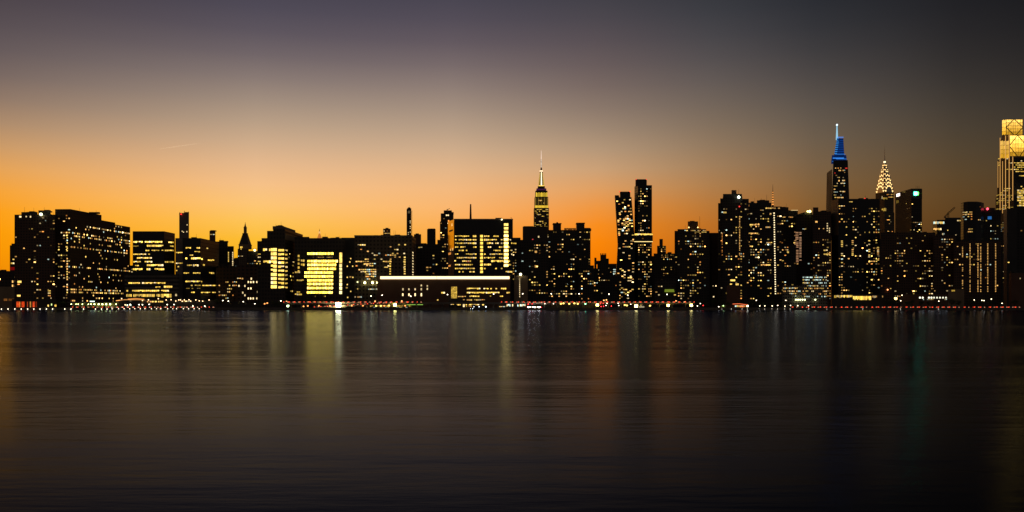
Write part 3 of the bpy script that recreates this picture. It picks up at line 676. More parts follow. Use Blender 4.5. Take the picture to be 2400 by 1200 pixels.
for xa, xb in ((891.5, 1023.5), (1024.3, 1194)):
    c = MB(); c.box(X(xa, Y), X(xb, Y), Y - .7, Y + .2, Z(654, Y), Z(647.8, Y)); part(b.root, 'light_strip', c, glow((1, .76, .40), 2.2))
c = MB(); c.box(X(884, Y), X(1196.5, Y), Y - 1.2, Y + .3, Z(646.4, Y), Z(645, Y)); part(b.root, 'parapet', c, M['blank_dark'])
for xx, yy, h in ((944.5, 678, 5), (958.5, 678, 4), (973, 678, 5), (987.5, 678, 5), (987.5, 669, 4), (1001.5, 670, 3), (1001.5, 677, 4.5), (944, 690.7, 6), (958.5, 690.7, 6), (973, 690.7, 6.5), (987.5, 690.7, 7)): b.rect(Fq, xx - 1.5, xx + 1.5, yy - h / 2, yy + h / 2, WHT, 1.0 if yy < 685 else 2.2)
w = 14 / 4
for i in range(4):
    for j in range(10): b.rect(Fq, 1057.5 + i * w, 1057.5 + i * w + w - .4, 672 + j * 3.15, 672 + j * 3.15 + 2.7, YEL, b.rng.uniform(.5, 1.1))
for y, xa, xb, fl, h in ((676.5, 1094, 1126, .97, 4), (676.5, 1133, 1165, .7, 3), (676.5, 1174, 1195, .95, 4), (686, 1094, 1195, .98, 4), (694.3, 1100, 1195, .35, 3), (686, 1034, 1043, 1, 4), (677, 1072, 1076, .6, 2)): b.row(Fq, y, h, xa, xb, fl, 1.5, 'office', 4)
b.row(Fq, 695, 2.5, 1073, 1092, .4, 1.2, 'apt', 3); b.row(Fq, 703, 3, 1024, 1036, .8, 1.2, 'apt'); b.done()
b = Bld('pavilion', 'low glass pavilion with orange lit upper deck and pale lit ground floor', 838, 1095, 'strip', 4, 4)
f = b.box(1052, 1140, 699, d=14, mat='blank_dark'); Fq = f['F']
b.row(Fq, 703, 3.4, 1085, 1137, .9, .9, 'apt', 4.5); b.row(Fq, 713.5, 5, 1056, 1080, .95, 1.3, 'office', 4); b.rect(Fq, 1085, 1089, 710.5, 719.5, WHT, 1.7); b.row(Fq, 713, 5, 1091, 1128, 1, 1.8, 'office', 4.5); b.rect(Fq, 1130, 1134.5, 710.5, 716, YEL2, 1.9)
b.row(Fq, 718, 3, 1092, 1106, .6, .6, 'apt', 3); c = MB(); Y = 838; c.box(X(1050, Y), X(1142, Y), Y - 2, Y + 3, Z(708, Y), Z(706.6, Y)); part(b.root, 'canopy', c, M['blank_dark']); b.done()

b = Bld('office_building', 'small dark block with a lit loft just right of the tall glass hospital', 1050, 1212, 'dark', 3, 3.4)
f = b.box(1196, 1220, 557, d=26, mat='blank_dark'); b.row(f['F'], 571, 4, 1203, 1218, 1, 1.1, 'office', 3); f2 = b.box(1196, 1216, 572, dy=-8, d=8, mat='dark'); b.apt(f2['F'], .5, 580, 655, st=1.0); b.done()
b = Bld('office_building', 'broad black office slab with no lit windows, in front of the tallest spire', 1250, 1254, 'blank_dark', 4, 4)
f = b.chain([(1225, 1256), (1282, 1250)], Z(531, 1254), d=40, mat='blank_dark'); c = MB(); Y = 1258
c.box(X(1227, Y), X(1250, Y), Y, Y + 20, Z(531.5, Y), Z(530, Y)); part(b.root, 'penthouse', c, M['blank_dark'])
b.rect(f['F'], 1261, 1264, 553, 557, WHT, 1); b.rect(f['F'], 1247, 1250, 560, 564, (1, .1, .1), .7); b.done()

# the tall art deco tower with lit mast
b = Bld('skyscraper', 'tallest art deco tower, floodlit yellow crown and glowing needle mast above the skyline', 2340, 1269, 'dark', 4.4, 4.0, 'skyscraper')
Y = 2340; cx = X(1269.3, Y); cyy = Y + 26; s_ = Y / F
def rc(w, d): return [(cx - w * s_, cyy - d * s_), (cx + w * s_, cyy - d * s_), (cx + w * s_, cyy + d * s_), (cx - w * s_, cyy + d * s_)]
def tier(nm, w0, w1, yt, yb, mat, w2=None):
    c = MB(); c.prism(rc(w0, w1), Z(yb, Y), Z(yt, Y), None if w2 is None else rc(*w2), b.bay, b.fl, GZ); part(b.root, nm, c, M[mat] if isinstance(mat, str) else mat)
    q = rc(w0, w1); return (q[0], q[1], Z(yb, Y), Z(yt, Y), mat if isinstance(mat, str) else 'blank_dark')
tier('base', 30, 24, 640, 712.4, 'tan'); tier('setback', 23, 22, 560, 640, 'tan')
f1 = tier('wall', 17.5, 19, 487, 560, 'tan'); f2 = tier('setback', 15.9, 17, 461, 487, 'blank_dark'); f3 = tier('setback', 14.2, 15, 446, 461, 'blank_dark'); tier('setback', 11.2, 12, 440, 446, 'blank_dark'); tier('setback', 8.2, 9, 434.5, 440, 'blank_dark')
for yq, st in zip(range(491, 640, 4), range(99)):
    b.row(f1, yq, 2.2, 1253, 1286, .42 if yq < 530 else .3, 1.0, 'office', 2.6, .7, .6)
for i in range(9):      # fins of the upper shaft, their floodlighting put in as glowing panes
    xx = 1254.6 + i * 3.65
    b.rect(f2, xx - .45, xx + .45, 463, 481, YEL, (.55, .16, .35, .12, .2, .12, .35, .16, .6)[i])
for i in range(10): b.rect(f2, 1253.8 + i * 3.15, 1253.8 + i * 3.15 + 2.5, 481.5, 487, (1, .64, .05), b.rng.uniform(.7, 1.3))  # floodlight on the setback masonry, put in as glowing panes
b.row(f2, 470, 3, 1262, 1276, .5, 1.1, 'apt', 2.6); b.row(f2, 476, 3, 1262, 1276, .5, 1.0, 'apt', 2.6)
for i in range(9): b.rect(f3, 1255.8 + i * 3.1, 1255.8 + i * 3.1 + 2.3, 451 + (i % 2), 461, (1, .66, .05), b.rng.uniform(.6, 1.2))  # upper setback likewise: floodlit stone drawn as glowing panes
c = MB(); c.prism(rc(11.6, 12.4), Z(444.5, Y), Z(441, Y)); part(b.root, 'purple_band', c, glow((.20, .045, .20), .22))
c = MB(); c.prism(rc(7.2, 7.2), Z(434.5, Y), Z(399, Y), rc(3.3, 3.3)); mm = part(b.root, 'mooring_mast', c, M['blank_tan'])
q0, q1 = rc(7.2, 7.2), rc(3.3, 3.3)
def mast_strip(nm, u0, u1, mat, za=0.0, zb=1.0):
    def at(u, t, o=.45):
        w = 7.2 + (3.3 - 7.2) * t; return (cx + u * w * s_, cyy - w * s_ - o, Z(434.5 + (399 - 434.5) * t, Y))
    c = MB(); c.face([at(u0, za), at(u1, za), at(u1, zb), at(u0, zb)]); c.face([at(u0, za, 0), at(u0, za), at(u0, zb), at(u0, zb, 0)]); c.face([at(u1, za), at(u1, za, 0), at(u1, zb, 0), at(u1, zb)]); sub(b.root, mm, nm, c, mat)
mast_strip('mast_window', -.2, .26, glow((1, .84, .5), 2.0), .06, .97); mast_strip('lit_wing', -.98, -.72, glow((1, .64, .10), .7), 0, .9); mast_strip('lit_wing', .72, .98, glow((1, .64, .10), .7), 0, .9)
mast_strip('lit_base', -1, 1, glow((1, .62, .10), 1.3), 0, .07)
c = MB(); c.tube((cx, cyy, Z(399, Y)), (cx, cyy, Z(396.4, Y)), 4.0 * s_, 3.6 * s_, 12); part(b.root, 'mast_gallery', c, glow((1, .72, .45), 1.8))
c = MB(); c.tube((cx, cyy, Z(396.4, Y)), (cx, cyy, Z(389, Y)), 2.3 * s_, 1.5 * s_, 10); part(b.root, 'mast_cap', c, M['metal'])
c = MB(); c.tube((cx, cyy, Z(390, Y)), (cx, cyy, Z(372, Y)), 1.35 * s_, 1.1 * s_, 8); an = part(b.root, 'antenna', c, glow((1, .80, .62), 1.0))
c = MB()
for i in range(6): c.tube((cx, cyy, Z(388 - i * 3.2, Y)), (cx, cyy, Z(387 - i * 3.2, Y)), 1.75 * s_, 1.75 * s_, 8)
sub(b.root, an, 'antenna_ring', c, M['metal'])
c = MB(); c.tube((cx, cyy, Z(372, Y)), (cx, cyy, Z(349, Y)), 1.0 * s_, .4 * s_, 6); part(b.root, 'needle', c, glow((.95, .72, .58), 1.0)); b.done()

b = Bld('apartment_tower', 'dark front apartment block with warm lit rooms, just left of the wide twin-peaked block', 930, 1248, 'dark', 3.2, 3.0)
f = b.box(1210, 1285, 566, d=24); f0 = b.box(1212, 1252, 562, 567, dy=3, d=14, mat='blank_dark', part_name='penthouse')
b.apt(f['F'], .34, 566, 690, 1215, 1285, 1.2, 'apt', .8); b.column(f['F'], 1256, 590, 650, 8.6, 5, 5, WARM, 1.0, .45); b.done()
b = Bld('apartment_tower', 'plain tan tower block with a single column of lights and a rooftop lamp', 880, 1222, 'blank_tan', 4, 3)
f = b.box(1205, 1237, 646, d=22, mat='blank_tan'); b.column(f['F'], 1218, 654, 697, 4.6, 1.8, 2.2, WHT, 1.4)
c = MB(); c.ball((X(1220, 879), 879, Z(643, 879)), 1.3); part(b.root, 'roof_lamp', c, glow((1, .88, .5), 7)); b.done()
b = Bld('apartment_block', 'wide twin-peaked apartment block with a chimney at each end of its roof', 1000, 1335, 'dark', 3.2, 3.0)
f = b.box(1285, 1352, 539, d=26); g = b.box(1351.8, 1384, 534, dy=.4, d=26)
for xx, x2, yt in ((1296, 1316, 523), (1351, 1371, 522)):
    Y = 1006; c = MB(); c.prism([(X(xx + 1, Y), Y), (X(x2 - 1, Y), Y), (X(x2 - 1, Y), Y + 12), (X(xx + 1, Y), Y + 12)], Z(539, Y), Z(yt + 2, Y), None)
    c.prism([(X(xx, Y), Y - 1), (X(x2, Y), Y - 1), (X(x2, Y), Y + 13), (X(xx, Y), Y + 13)], Z(yt + 2, Y), Z(yt, Y)); part(b.root, 'penthouse', c, M['blank_dark'])
c = MB(); c.tube((X(1306, 1008), 1008, Z(523, 1008)), (X(1306, 1008), 1008, Z(520.5, 1008)), 1.6, .6, 8); part(b.root, 'roof_unit', c, M['blank_dark'])
for i in range(6):
    c = MB(); Y = 1003; c.box(X(1323 + i * 4.6, Y), X(1326.5 + i * 4.6, Y), Y, Y + 4, Z(541, Y), Z(534.5, Y)); part(b.root, 'roof_unit', c, M['blank_dark'])
c = MB(); Y = 1001; c.box(X(1376, Y), X(1385.5, Y), Y - 1.5, Y + 6, Z(541, Y), Z(536, Y)); part(b.root, 'balcony', c, M['blank_dark'])
b.row(f['F'], 538, 1.6, 1322, 1350, .8, .8, 'apt', 3)
b.apt(f['F'], .20, 541, 705, st=1.15); b.apt(g['F'], .20, 541, 705, st=1.15)
lw = b.box(1280, 1330, 634, dy=-10, d=9.6, mat='dark', part_name='wing'); b.apt(lw['F'], .42, 636, 700, st=1.4, cols=.8); lw = b.box(1356, 1392, 622, dy=-12, d=11, part_name='wing'); b.apt(lw['F'], .3, 624, 705, st=1.2)
b.done()
b = Bld('old_tower', 'small far old tower with a toothed parapet, in the orange gap of the skyline', 1500, 1414, 'dark', 4, 3.6)
f = b.box(1400, 1434, 618, d=24); b.box(1407, 1421, 597, 619, dy=3, d=14, part_name='tower'); b.box(1421, 1427, 606, 619, dy=4, d=12, part_name='setback'); b.box(1393, 1398, 604, dy=2, d=12, mat='blank_dark', part_name='stack'); b.box(1398, 1407.2, 611, 619, dy=5, d=12, part_name='setback')
for i in range(4):
    c = MB(); Y = 1503; c.box(X(1407.2 + i * 3.9, Y), X(1409 + i * 3.9, Y), Y, Y + 3, Z(597.2, Y), Z(593.6, Y)); part(b.root, 'merlon', c, M['blank_dark'])
b.apt(f['F'], .28, 620, 690, st=1.0); b.done()
b = Bld('office_building', 'small block with one narrow white lit stairwell left of the bent tower', 1300, 1440, 'dark', 4, 4)
f = b.box(1433, 1450, 618, d=20, mat='blank_dark'); b.row(f['F'], 632, 3, 1437, 1443, 1, 1.4, 'cool', 3); b.row(f['F'], 637, 3, 1437, 1443, 1, 1.4, 'cool', 3); b.row(f['F'], 642, 3, 1437, 1443, 1, 1.0, 'cool', 3); b.done()
b = Bld('apartment_block', 'low dark blocks at street level in the orange gap, a few lit rooms', 1020, 1415, 'dark', 3.4, 3.2)
f = b.box(1380, 1452, 645, d=24); b.box(1378, 1402, 629, dy=3, d=18, part_name='wing'); b.apt(f['F'], .14, 650, 705, st=1.2); b.clutter(1384, 1446, 648, 6); b.done()

# the bent pair with the bridge
Y = 1080
b = Bld('apartment_tower', 'shorter of the two bent towers, kinked at mid height, many lit rooms', Y, 1465, 'glass', 3.2, 3.2)
def slab(nm, xb0, xb1, xt0, xt1, yb, yt, dy=0, d=26):
    c = MB(); Yq = Y + dy
    k = (xb0 - 1200) / F * d * .9
    bot = [(X(xb0, Yq), Yq), (X(xb1, Yq), Yq), (X(xb1, Yq) + k, Yq + d), (X(xb0, Yq) + k, Yq + d)]; top = [(X(xt0, Yq), Yq), (X(xt1, Yq), Yq), (X(xt1, Yq) + k, Yq + d), (X(xt0, Yq) + k, Yq + d)]
    c.prism(bot, Z(yb, Yq), Z(yt, Yq), top, b.bay, b.fl, GZ); part(b.root, nm, c, M['glass'])
zb = 714
slab('wall', 1441, 1486, 1448, 1489, 710, 572); slab('upper_wall', 1448, 1489, 1441.5, 1480, 572, 462)
slab('side_fin', 1441.5, 1452, 1441, 1450.5, 464, 457.5, 1, 20); slab('penthouse', 1453.5, 1477.5, 1453, 1477, 463, 449, 2, 18)
def lerp(a, c, t): return a + (c - a) * t
pf = ((X(1400, Y), Y - .05), (X(1550, Y), Y - .05), GZ, 200, 'glass')
for i in range(68):
    y = 467 + i * 3.45
    if y > 704: break
    if y < 572: t = (y - 462) / 110; xl, xr = lerp(1443.5, 1450, t), lerp(1479, 1488, t)
    else: t = (y - 572) / 138; xl, xr = lerp(1450, 1443, t), lerp(1488, 1485, t)
    pr = (.32 if y < 540 else .16 if y < 640 else .22)
    n = 8; ww = (xr - xl - 1) / n
    for j in range(n):
        pp = pr * (1.8 if (y < 540 and j > 2 and 505 < y < 535) else 1.0) * (.6 + .8 * b.rng.random())
        if b.rng.random() < pp: b.rect(pf, xl + j * ww + .6, xl + (j + 1) * ww * 1.0 + (.6 if b.rng.random() < .3 else 0), y, y + 2.1, pick(b.rng, 'apt'), 1.2 * math.exp(b.rng.gauss(0, .6)))
b.row(((X(1400, Y), Y + 1.9), (X(1550, Y), Y + 1.9), 0, 0, 'glass'), 463.5, 2.4, 1458, 1477, .9, 1.2, 'apt', 3)
for xx in (1452.8, 1477): c = MB(); c.ball((X(xx, Y), Y + 2, Z(448.5, Y)), .7); part(b.root, 'warning_light', c, glow((1, .04, .03), 2))
b.done()
b = Bld('apartment_tower', 'taller slab of the bent pair, carrying the yellow lit bridge band at mid height', Y, 1510, 'glass', 3.2, 3.2)
f = b.chain([(1487, Y + 13), (1495, Y), (1528, Y)], Z(434, Y), d=24)
slab('penthouse', 1489.5, 1516, 1489.5, 1516, 436, 420, 3, 16)
for xx in (1491, 1515): c = MB(); c.ball((X(xx, Y + 3), Y + 3, Z(419.6, Y)), .6); part(b.root, 'warning_light', c, glow((1, .06, .04), 1.5))
b.apt(f['faces'][1], .24, 437, 545, st=1.1); b.apt(f['faces'][1], .30, 570, 704, st=1.2); b.done()
b = Bld('sky_bridge', 'lit bridge joining the bent pair of towers, yellow upper edge and thin lower line', Y - 2, 1508, 'glass', 3.2, 3.2, 'bridge')
Yb = Y - 3
c = MB(); c.box(X(1486.2, Yb), X(1530, Yb), Yb, Yb + 2.8, Z(567, Yb), Z(546.5, Yb)); part(b.root, 'deck', c, M['blank_dark'])
fb = ((X(1486, Yb), Yb), (X(1530, Yb), Yb), 0, 0, 'glass')
b.row(fb, 549.3, 4.2, 1487, 1530, 1, 1.7, 'office', 3.6, .2, .3)
b.row(fb, 559, 2.6, 1488, 1529, .5, .35, 'apt', 4)
c = MB(); c.box(X(1486.4, Yb), X(1529.8, Yb), Yb - .4, Yb + .1, Z(567, Yb), Z(565.7, Yb)); part(b.root, 'light_strip', c, glow((1, .75, .28), 1.6))
b.done()
b = Bld('apartment_tower', 'dark stepped old tower with a chimney top, right of the taller bent tower', 1300, 1552, 'dark', 3.4, 3.2)
f = b.box(1532, 1584, 594, d=24); g = b.box(1540, 1561, 576, 595, dy=2, d=16); b.box(1545.5, 1553.5, 560, 577, dy=4, d=9, mat='blank_brick', part_name='chimney'); b.box(1522, 1534, 600, dy=6, d=14, mat='blank_dark', part_name='setback')
b.apt(f['F'], .22, 597, 700, st=1.0); b.apt(g['F'], .3, 578, 594, st=1.0); b.clutter(1562, 1579, 594, 4); b.done()
b = Bld('apartment_block', 'low street block with a yellow green lit awning, left of the flat roofed tower', 930, 1562, 'dark', 3.4, 3.2)
f = b.box(1535, 1585, 655, d=20); b.apt(f['F'], .22, 657, 700, st=1.3, xb=1556); b.apt(f['F'], .2, 687, 700, st=1.3); c = MB(); Y = 930
c.prism([(X(1557.5, Y), Y - 2), (X(1580, Y), Y - 2), (X(1580, Y), Y + .2), (X(1557.5, Y), Y + .2)], Z(684.5, Y), Z(678, Y), [(X(1558, Y), Y - .3), (X(1579, Y), Y - .3), (X(1579, Y), Y + .2), (X(1558, Y), Y + .2)]); part(b.root, 'awning', c, glow((.42, .55, .05), .38)); b.done()  # light falling on the awning put in as its own glow
# ================================================================== right third of the skyline
b = Bld('apartment_tower', 'wide flat roofed apartment tower with a roof house between two lamps', 950, 1620, 'dark', 3.3, 3.0)
f = b.box(1588, 1655, 537, d=26); g = b.box(1581, 1588.2, 541, dy=4, d=20); h = b.box(1655, 1663, 541, dy=1, d=24)
b.box(1612, 1636, 519, 538, dy=6, d=14, mat='blank_brick', part_name='penthouse'); b.box(1617, 1628, 517.6, 520, dy=8, d=8, mat='blank_dark', part_name='roof_unit')
for xx in (1614.5, 1635.5): c = MB(); c.ball((X(xx, 952), 952, Z(533, 952)), .75); part(b.root, 'roof_lamp', c, glow((1, .62, .2), 3))
c = MB(); c.tube((X(1640, 958), 958, Z(538, 958)), (X(1640, 958), 958, Z(507, 958)), .22, .12, 5); part(b.root, 'antenna', c, M['metal'])
b.row(f['F'], 540.3, 2.4, 1604, 1616, 1, 1.2, 'cool', 4); b.row(f['F'], 540.3, 2.4, 1590, 1655, .3, .6, 'apt', 4); b.row(f['F'], 544, 2.2, 1628, 1656, .7, .8, 'apt', 4)
b.apt(f['F'], .24, 546, 660, 1588, 1655, 1.15); b.apt(f['F'], .42, 650, 704, st=1.3); b.apt(g['F'], .35, 545, 700, st=1.1); b.apt(h['F'], .15, 545, 700)
b.clutter(1590, 1654, 537, 5); b.done()
b = Bld('apartment_slab', 'plain brown windowless slab end right of the flat roofed tower', 970, 1674, 'blank_brick', 4, 3)
f = b.chain([(1661, 975), (1668, 970), (1688, 970)], Z(547, 970), d=30, mat='blank_brick'); b.apt(f['faces'][1], .02, 660, 690); b.rect(f['faces'][1], 1671, 1674, 694, 697, WHT, 1.4); c = MB(); c.box(X(1664, 975), X(1686, 975), 975, 990, Z(547.3, 975), Z(545.6, 975)); part(b.root, 'penthouse', c, M['blank_dark']); b.done()
b = Bld('apartment_tower', 'tall dark apartment tower with stepped shoulders and a white green roof lamp', 940, 1718, 'dark', 3.2, 3.0)
f = b.box(1694, 1740, 461, d=28); l = b.box(1688, 1694.2, 465, dy=2, d=24); l2 = b.box(1683, 1688.2, 476, dy=4, d=20); r = b.box(1740, 1755, 466, dy=1.5, d=24)
b.box(1694.5, 1739, 454.5, 462, dy=4, d=18, mat='blank_dark', part_name='penthouse'); b.box(1714.5, 1726, 445.5, 455, dy=7, d=9, mat='blank_brick', part_name='chimney')
c = MB(); c.ball((X(1731.5, 939), 939, Z(462, 939)), 1.5); part(b.root, 'roof_lamp', c, glow((.85, 1, .75), 7))
c = MB(); c.ball((X(1733, 939), 939, Z(484, 939)), .8); part(b.root, 'warning_light', c, glow((1, .06, .04), 1.6))
b.apt(f['F'], .26, 474, 700, st=1.15, cols=.85); b.apt(l['F'], .12, 480, 700); b.apt(l2['F'], .12, 500, 700, st=.7); b.apt(r['F'], .25, 468, 520, st=1.0); b.apt(r['F'], .1, 520, 700, st=1.0)
b.column(f['F'], 1692.7, 540, 600, 3.6, 1.7, 1.8, AMB, .7, .7); b.column(f['F'], 1733.5, 500, 600, 3.75, 2, 1.8, WARM, 1.0, .9); b.row(f['F'], 498, 4, 1691, 1703, 1, 1.4, 'apt', 4); b.rect(f['F'], 1712, 1723, 655, 659, YEL2, 1.7); b.rect(f['F'], 1711, 1731, 664.5, 668.5, YEL2, 1.4)
b.clutter(1696, 1738, 454.5, 5); b.done()
b = Bld('apartment_block', 'plain tan street block in front of the tall stepped tower', 880, 1718, 'blank_tan', 4, 3)
f = b.box(1703, 1735, 669.5, d=20, mat='blank_brick'); b.clutter(1705, 1733, 669.5, 4); b.done()
b = Bld('apartment_tower', 'broad apartment tower with one unbroken string of lights down its right edge', 960, 1792, 'dark', 3.2, 3.0)
f = b.box(1752, 1832, 484, d=28); b.box(1774, 1803, 469.5, 485, dy=6, d=16, mat='blank_dark', part_name='penthouse'); b.box(1756, 1776, 475.5, 485, dy=5, d=16, mat='blank_dark', part_name='penthouse'); b.box(1803, 1808, 475, 485, dy=7, d=12, mat='blank_dark', part_name='penthouse')
b.clutter(1758, 1773, 475.5, 4); b.clutter(1776, 1802, 469.5, 4)
for xx in (1797,): c = MB(); c.tube((X(xx, 968), 968, Z(470, 968)), (X(xx, 968), 968, Z(456, 968)), .2, .1, 5); part(b.root, 'antenna', c, M['metal'])
b.row(f['F'], 488, 3, 1794, 1828, .9, 1.0, 'apt', 5); b.row(f['F'], 492.5, 2.6, 1764, 1790, .6, .7, 'apt', 4.5); b.row(f['F'], 502, 3.4, 1793, 1808, .8, 1.2, 'apt', 5)
b.apt(f['F'], .22, 496, 700, 1752, 1812, 1.15, 'apt', .85); b.apt(f['F'], .28, 496, 700, 1818, 1832, 1.2)
for y, xa, xb in ((526.7, 1757, 1780), (547, 1752, 1777), (577.4, 1757, 1788), (569, 1796, 1810), (532.5, 1794, 1806), (621, 1783, 1806)): b.row(f['F'], y, 3.2, xa, xb, .85, 1.5, 'apt', 4)
y = 499.5
while y < 692: b.rect(f['F'], 1813.0 + (y - 499) * .017, 1815.6 + (y - 499) * .017, y - 1.3, y + 1.3, (1, .78, .42), 2.0); y += 5.55
b.done()
b = Bld('skyscraper', 'far broadcast spire striped with orange lights above the roofline', 3100, 1814, 'blank_dark', 5, 4, 'tower')
Y = 3100; cx = X(1814.2, Y); b.box(1802, 1828, 485, d=40, mat='blank_dark')
c = MB(); c.tube((cx, Y + 15, Z(485, Y)), (cx, Y + 15, Z(446, Y)), 3.4, 1.4, 6); sp_ = part(b.root, 'spire', c, M['metal'])
for i in range(6):
    c = MB(); yy = 479 - i * 5.6; r0 = 3.6 - i * .3; c.tube((cx, Y + 15, Z(yy, Y)), (cx, Y + 15, Z(yy - 2.6, Y)), r0, r0 - .15, 6); sub(b.root, sp_, 'spire_light', c, glow((1, .36, .07), 1.3 - .1 * i))
c = MB(); c.tube((cx, Y + 15, Z(446, Y)), (cx, Y + 15, Z(431, Y)), 1.0, .4, 5); part(b.root, 'antenna', c, M['metal']); b.done()
b = Bld('office_building', 'dark office with a lit slanting roof edge right of the string of lights', 1080, 1850, 'dark', 3.4, 3.6)
f = b.box(1830, 1848, 485.5, d=26); g = b.box(1847.8, 1870, 493, dy=.5, d=26); Y = 1080
c = MB(); c.prism([(X(1855, Y), Y - .2), (X(1870, Y), Y - .2), (X(1870, Y), Y + 4), (X(1855, Y), Y + 4)], Z(493.2, Y), Z(492.2, Y)); part(b.root, 'lit_edge', c, glow((1, .7, .3), 1.0))
b.row(g['F'], 509, 2.5, 1848, 1870, .8, 1.0, 'apt', 3.6); b.row(f['F'], 509, 2.5, 1834, 1848, .8, 1.1, 'apt', 3.6); b.apt(f['F'], .3, 515, 640, st=1.0); b.apt(g['F'], .2, 515, 640, st=.9); b.clutter(1832, 1846, 485.5, 3)
b.column(g['F'], 1866, 544, 585, 4, 9, 2, (1, .5, .2), .35, .8); b.done()
b = Bld('apartment_tower', 'amber windowed block in front of the slanting roof edge, warm upper rooms', 985, 1850, 'dark', 3.6, 3.2)
f = b.box(1826, 1866, 574, d=24); b.row(f['F'], 586, 4, 1829, 1845, .8, 1.2, 'apt', 5); b.row(f['F'], 591, 4.4, 1830, 1849, .6, 1.1, 'apt', 5); b.apt(f['F'], .26, 576, 700, st=1.1); b.done()
b = Bld('office_building', 'dark gabled office topped by a strong yellow lamp', 1050, 1889, 'dark', 3.6, 3.6)
f = b.chain([(1866, 1055), (1905, 1050)], Z(503, 1050), d=26); Y = 1052; c = MB()
c.prism([(X(1870, Y), Y), (X(1904, Y), Y), (X(1904, Y), Y + 20), (X(1870, Y), Y + 20)], Z(503, Y), Z(497.5, Y), [(X(1884, Y), Y), (X(1904, Y), Y), (X(1904, Y), Y + 20), (X(1884, Y), Y + 20)]); part(b.root, 'roof', c, M['blank_dark'])
for xx, r in ((1893, 1.2), (1898, 1.7)): c = MB(); c.ball((X(xx, 1050), 1050, Z(495.5, 1050)), r); part(b.root, 'roof_lamp', c, glow((1, .85, .25), 6))
b.row(f['F'], 537, 2.6, 1878, 1904, .7, .8, 'cool', 3); b.column(f['F'], 1868, 545, 615, 3.8, 7, 2, (1, .5, .25), .4, .8); b.column(f['F'], 1876, 545, 612, 3.8, 5, 2, (1, .55, .3), .4, .8); b.apt(f['F'], .12, 600, 650, st=.9); b.done()
b = Bld('apartment_tower', 'brown apartment tower with a square roof house, left of the pale sided block', 1000, 1926, 'brick', 3.4, 3.1)
f = b.box(1905, 1948, 495.5, d=26); b.box(1905.5, 1918, 486, 496, dy=4, d=12, mat='blank_brick', part_name='penthouse'); b.clutter(1920, 1946, 495.5, 5)
b.rect(f['F'], 1911, 1916, 518, 521.5, WARM, 1.4); b.row(f['F'], 536, 2.6, 1918, 1932, .8, 1.2, 'apt', 3.5); b.column(f['F'], 1939, 524, 545, 5.5, 2.4, 2.6, WHT, 1.2); b.column(f['F'], 1944, 535, 545, 4.5, 2.4, 2.6, WHT, 1.2)
b.apt(f['F'], .32, 560, 700, st=1.2); b.row(f['F'], 587, 4, 1930, 1940, 1, 1.3, 'apt', 5); b.row(f['F'], 596, 4, 1930, 1946, .8, 1.3, 'apt', 5); b.done()
b = Bld('low_office', 'low street office with a dense grid of small white and pale green windows', 900, 1890, 'grey', 3.0, 3.2)
f = b.box(1834, 1880, 669, d=20); g = b.box(1879.8, 1939, 646, dy=.5, d=20)
for y, xa, xb, fl, kd, st in ((675.5, 1835, 1870, .9, 'apt', 1.3), (675.5, 1872, 1880, .5, 'cool', 1), (682.5, 1835, 1880, .85, 'apt', 1.2), (688, 1850, 1880, .7, 'cool', 1.0), (694, 1850, 1880, .4, 'cool', .8)): b.row(f['F'], y, 3, xa, xb, fl, st, kd, 3.4, 1)
for y, fl, kd, st in ((650, .85, 'cool', 1.2), (656, .7, 'cool', 1.1), (663, .8, 'cool', 1.0), (670, .5, 'cool', .7), (676, .7, 'apt', .9), (682.5, .85, 'apt', 1.2), (689, .6, 'apt', .9), (695, .6, 'cool', 1.0)): b.row(g['F'], y, 3, 1881, 1938, fl, st, kd, 3.3, 1)
for xx in (1865.5, 1870.5, 1875.5, 1881, 1886.5, 1911): c = MB(); c.ball((X(xx, 898), 898, Z(702.5, 898)), .75); part(b.root, 'canopy_lamp', c, glow((.95, 1, .45), 6))
b.done()

# blue crowned supertall
Y = 1925
b = Bld('skyscraper', 'tapered glass supertall with electric blue crown and white lit spire', Y, 1962, 'glass', 4, 4.4)
f = b.chain([(1951, Y), (1990, Y)], Z(466, Y), d=50)
c = MB()
def pr(nm, bot, top, yb, yt, mat, d=46, dy=0):
    c = MB(); q = lambda ch: [(X(p_, Yy), Yy) for p_, Yy in ch]
    fb_, ft = q(bot), q(top); kk = (bot[0][0] - 1200) / F * d; bk = lambda ff: [(x + kk, y + d) for x, y in reversed(ff)]
    c.prism(fb_ + bk(fb_), Z(yb, Y), Z(yt, Y), ft + bk(ft), b.bay, b.fl, GZ); part(b.root, nm, c, M[mat] if isinstance(mat, str) else mat)
pr('side_slab', [(1934.5, Y + 57), (1951, Y + 2)], [(1938, Y + 57), (1950, Y + 2)], 560, 396, 'louvre', 30)
pr('upper_wall', [(1950, Y + 3), (1990.6, Y + 3)], [(1953, Y + 3), (1987, Y + 3)], 466.2, 375, 'glass', 44)
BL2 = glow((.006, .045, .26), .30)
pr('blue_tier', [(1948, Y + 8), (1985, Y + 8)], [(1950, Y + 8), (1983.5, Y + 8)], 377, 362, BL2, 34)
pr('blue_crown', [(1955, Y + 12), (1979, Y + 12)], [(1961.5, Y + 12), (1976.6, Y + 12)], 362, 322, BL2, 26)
yy = 360
while yy > 324:
    t = (362 - yy) / 40; xa, xb = lerp(1955.5, 1962, t), lerp(1979, 1976.6, t); c = MB(); q = Y + 11.6
    c.box(X(xa, q), X(xa + (6 if yy > 330 else 4), q), q, q + .5, Z(yy, q), Z(yy - 1.5, q)); part(b.root, 'blue_light_line', c, glow((.05, .36, 1), .8))
    c = MB(); c.box(X(xa + 7, q), X(xb - .5, q), q, q + .5, Z(yy, q), Z(yy - .6, q)); part(b.root, 'blue_light_line', c, glow((.012, .10, .55), .8)); yy -= 4.4
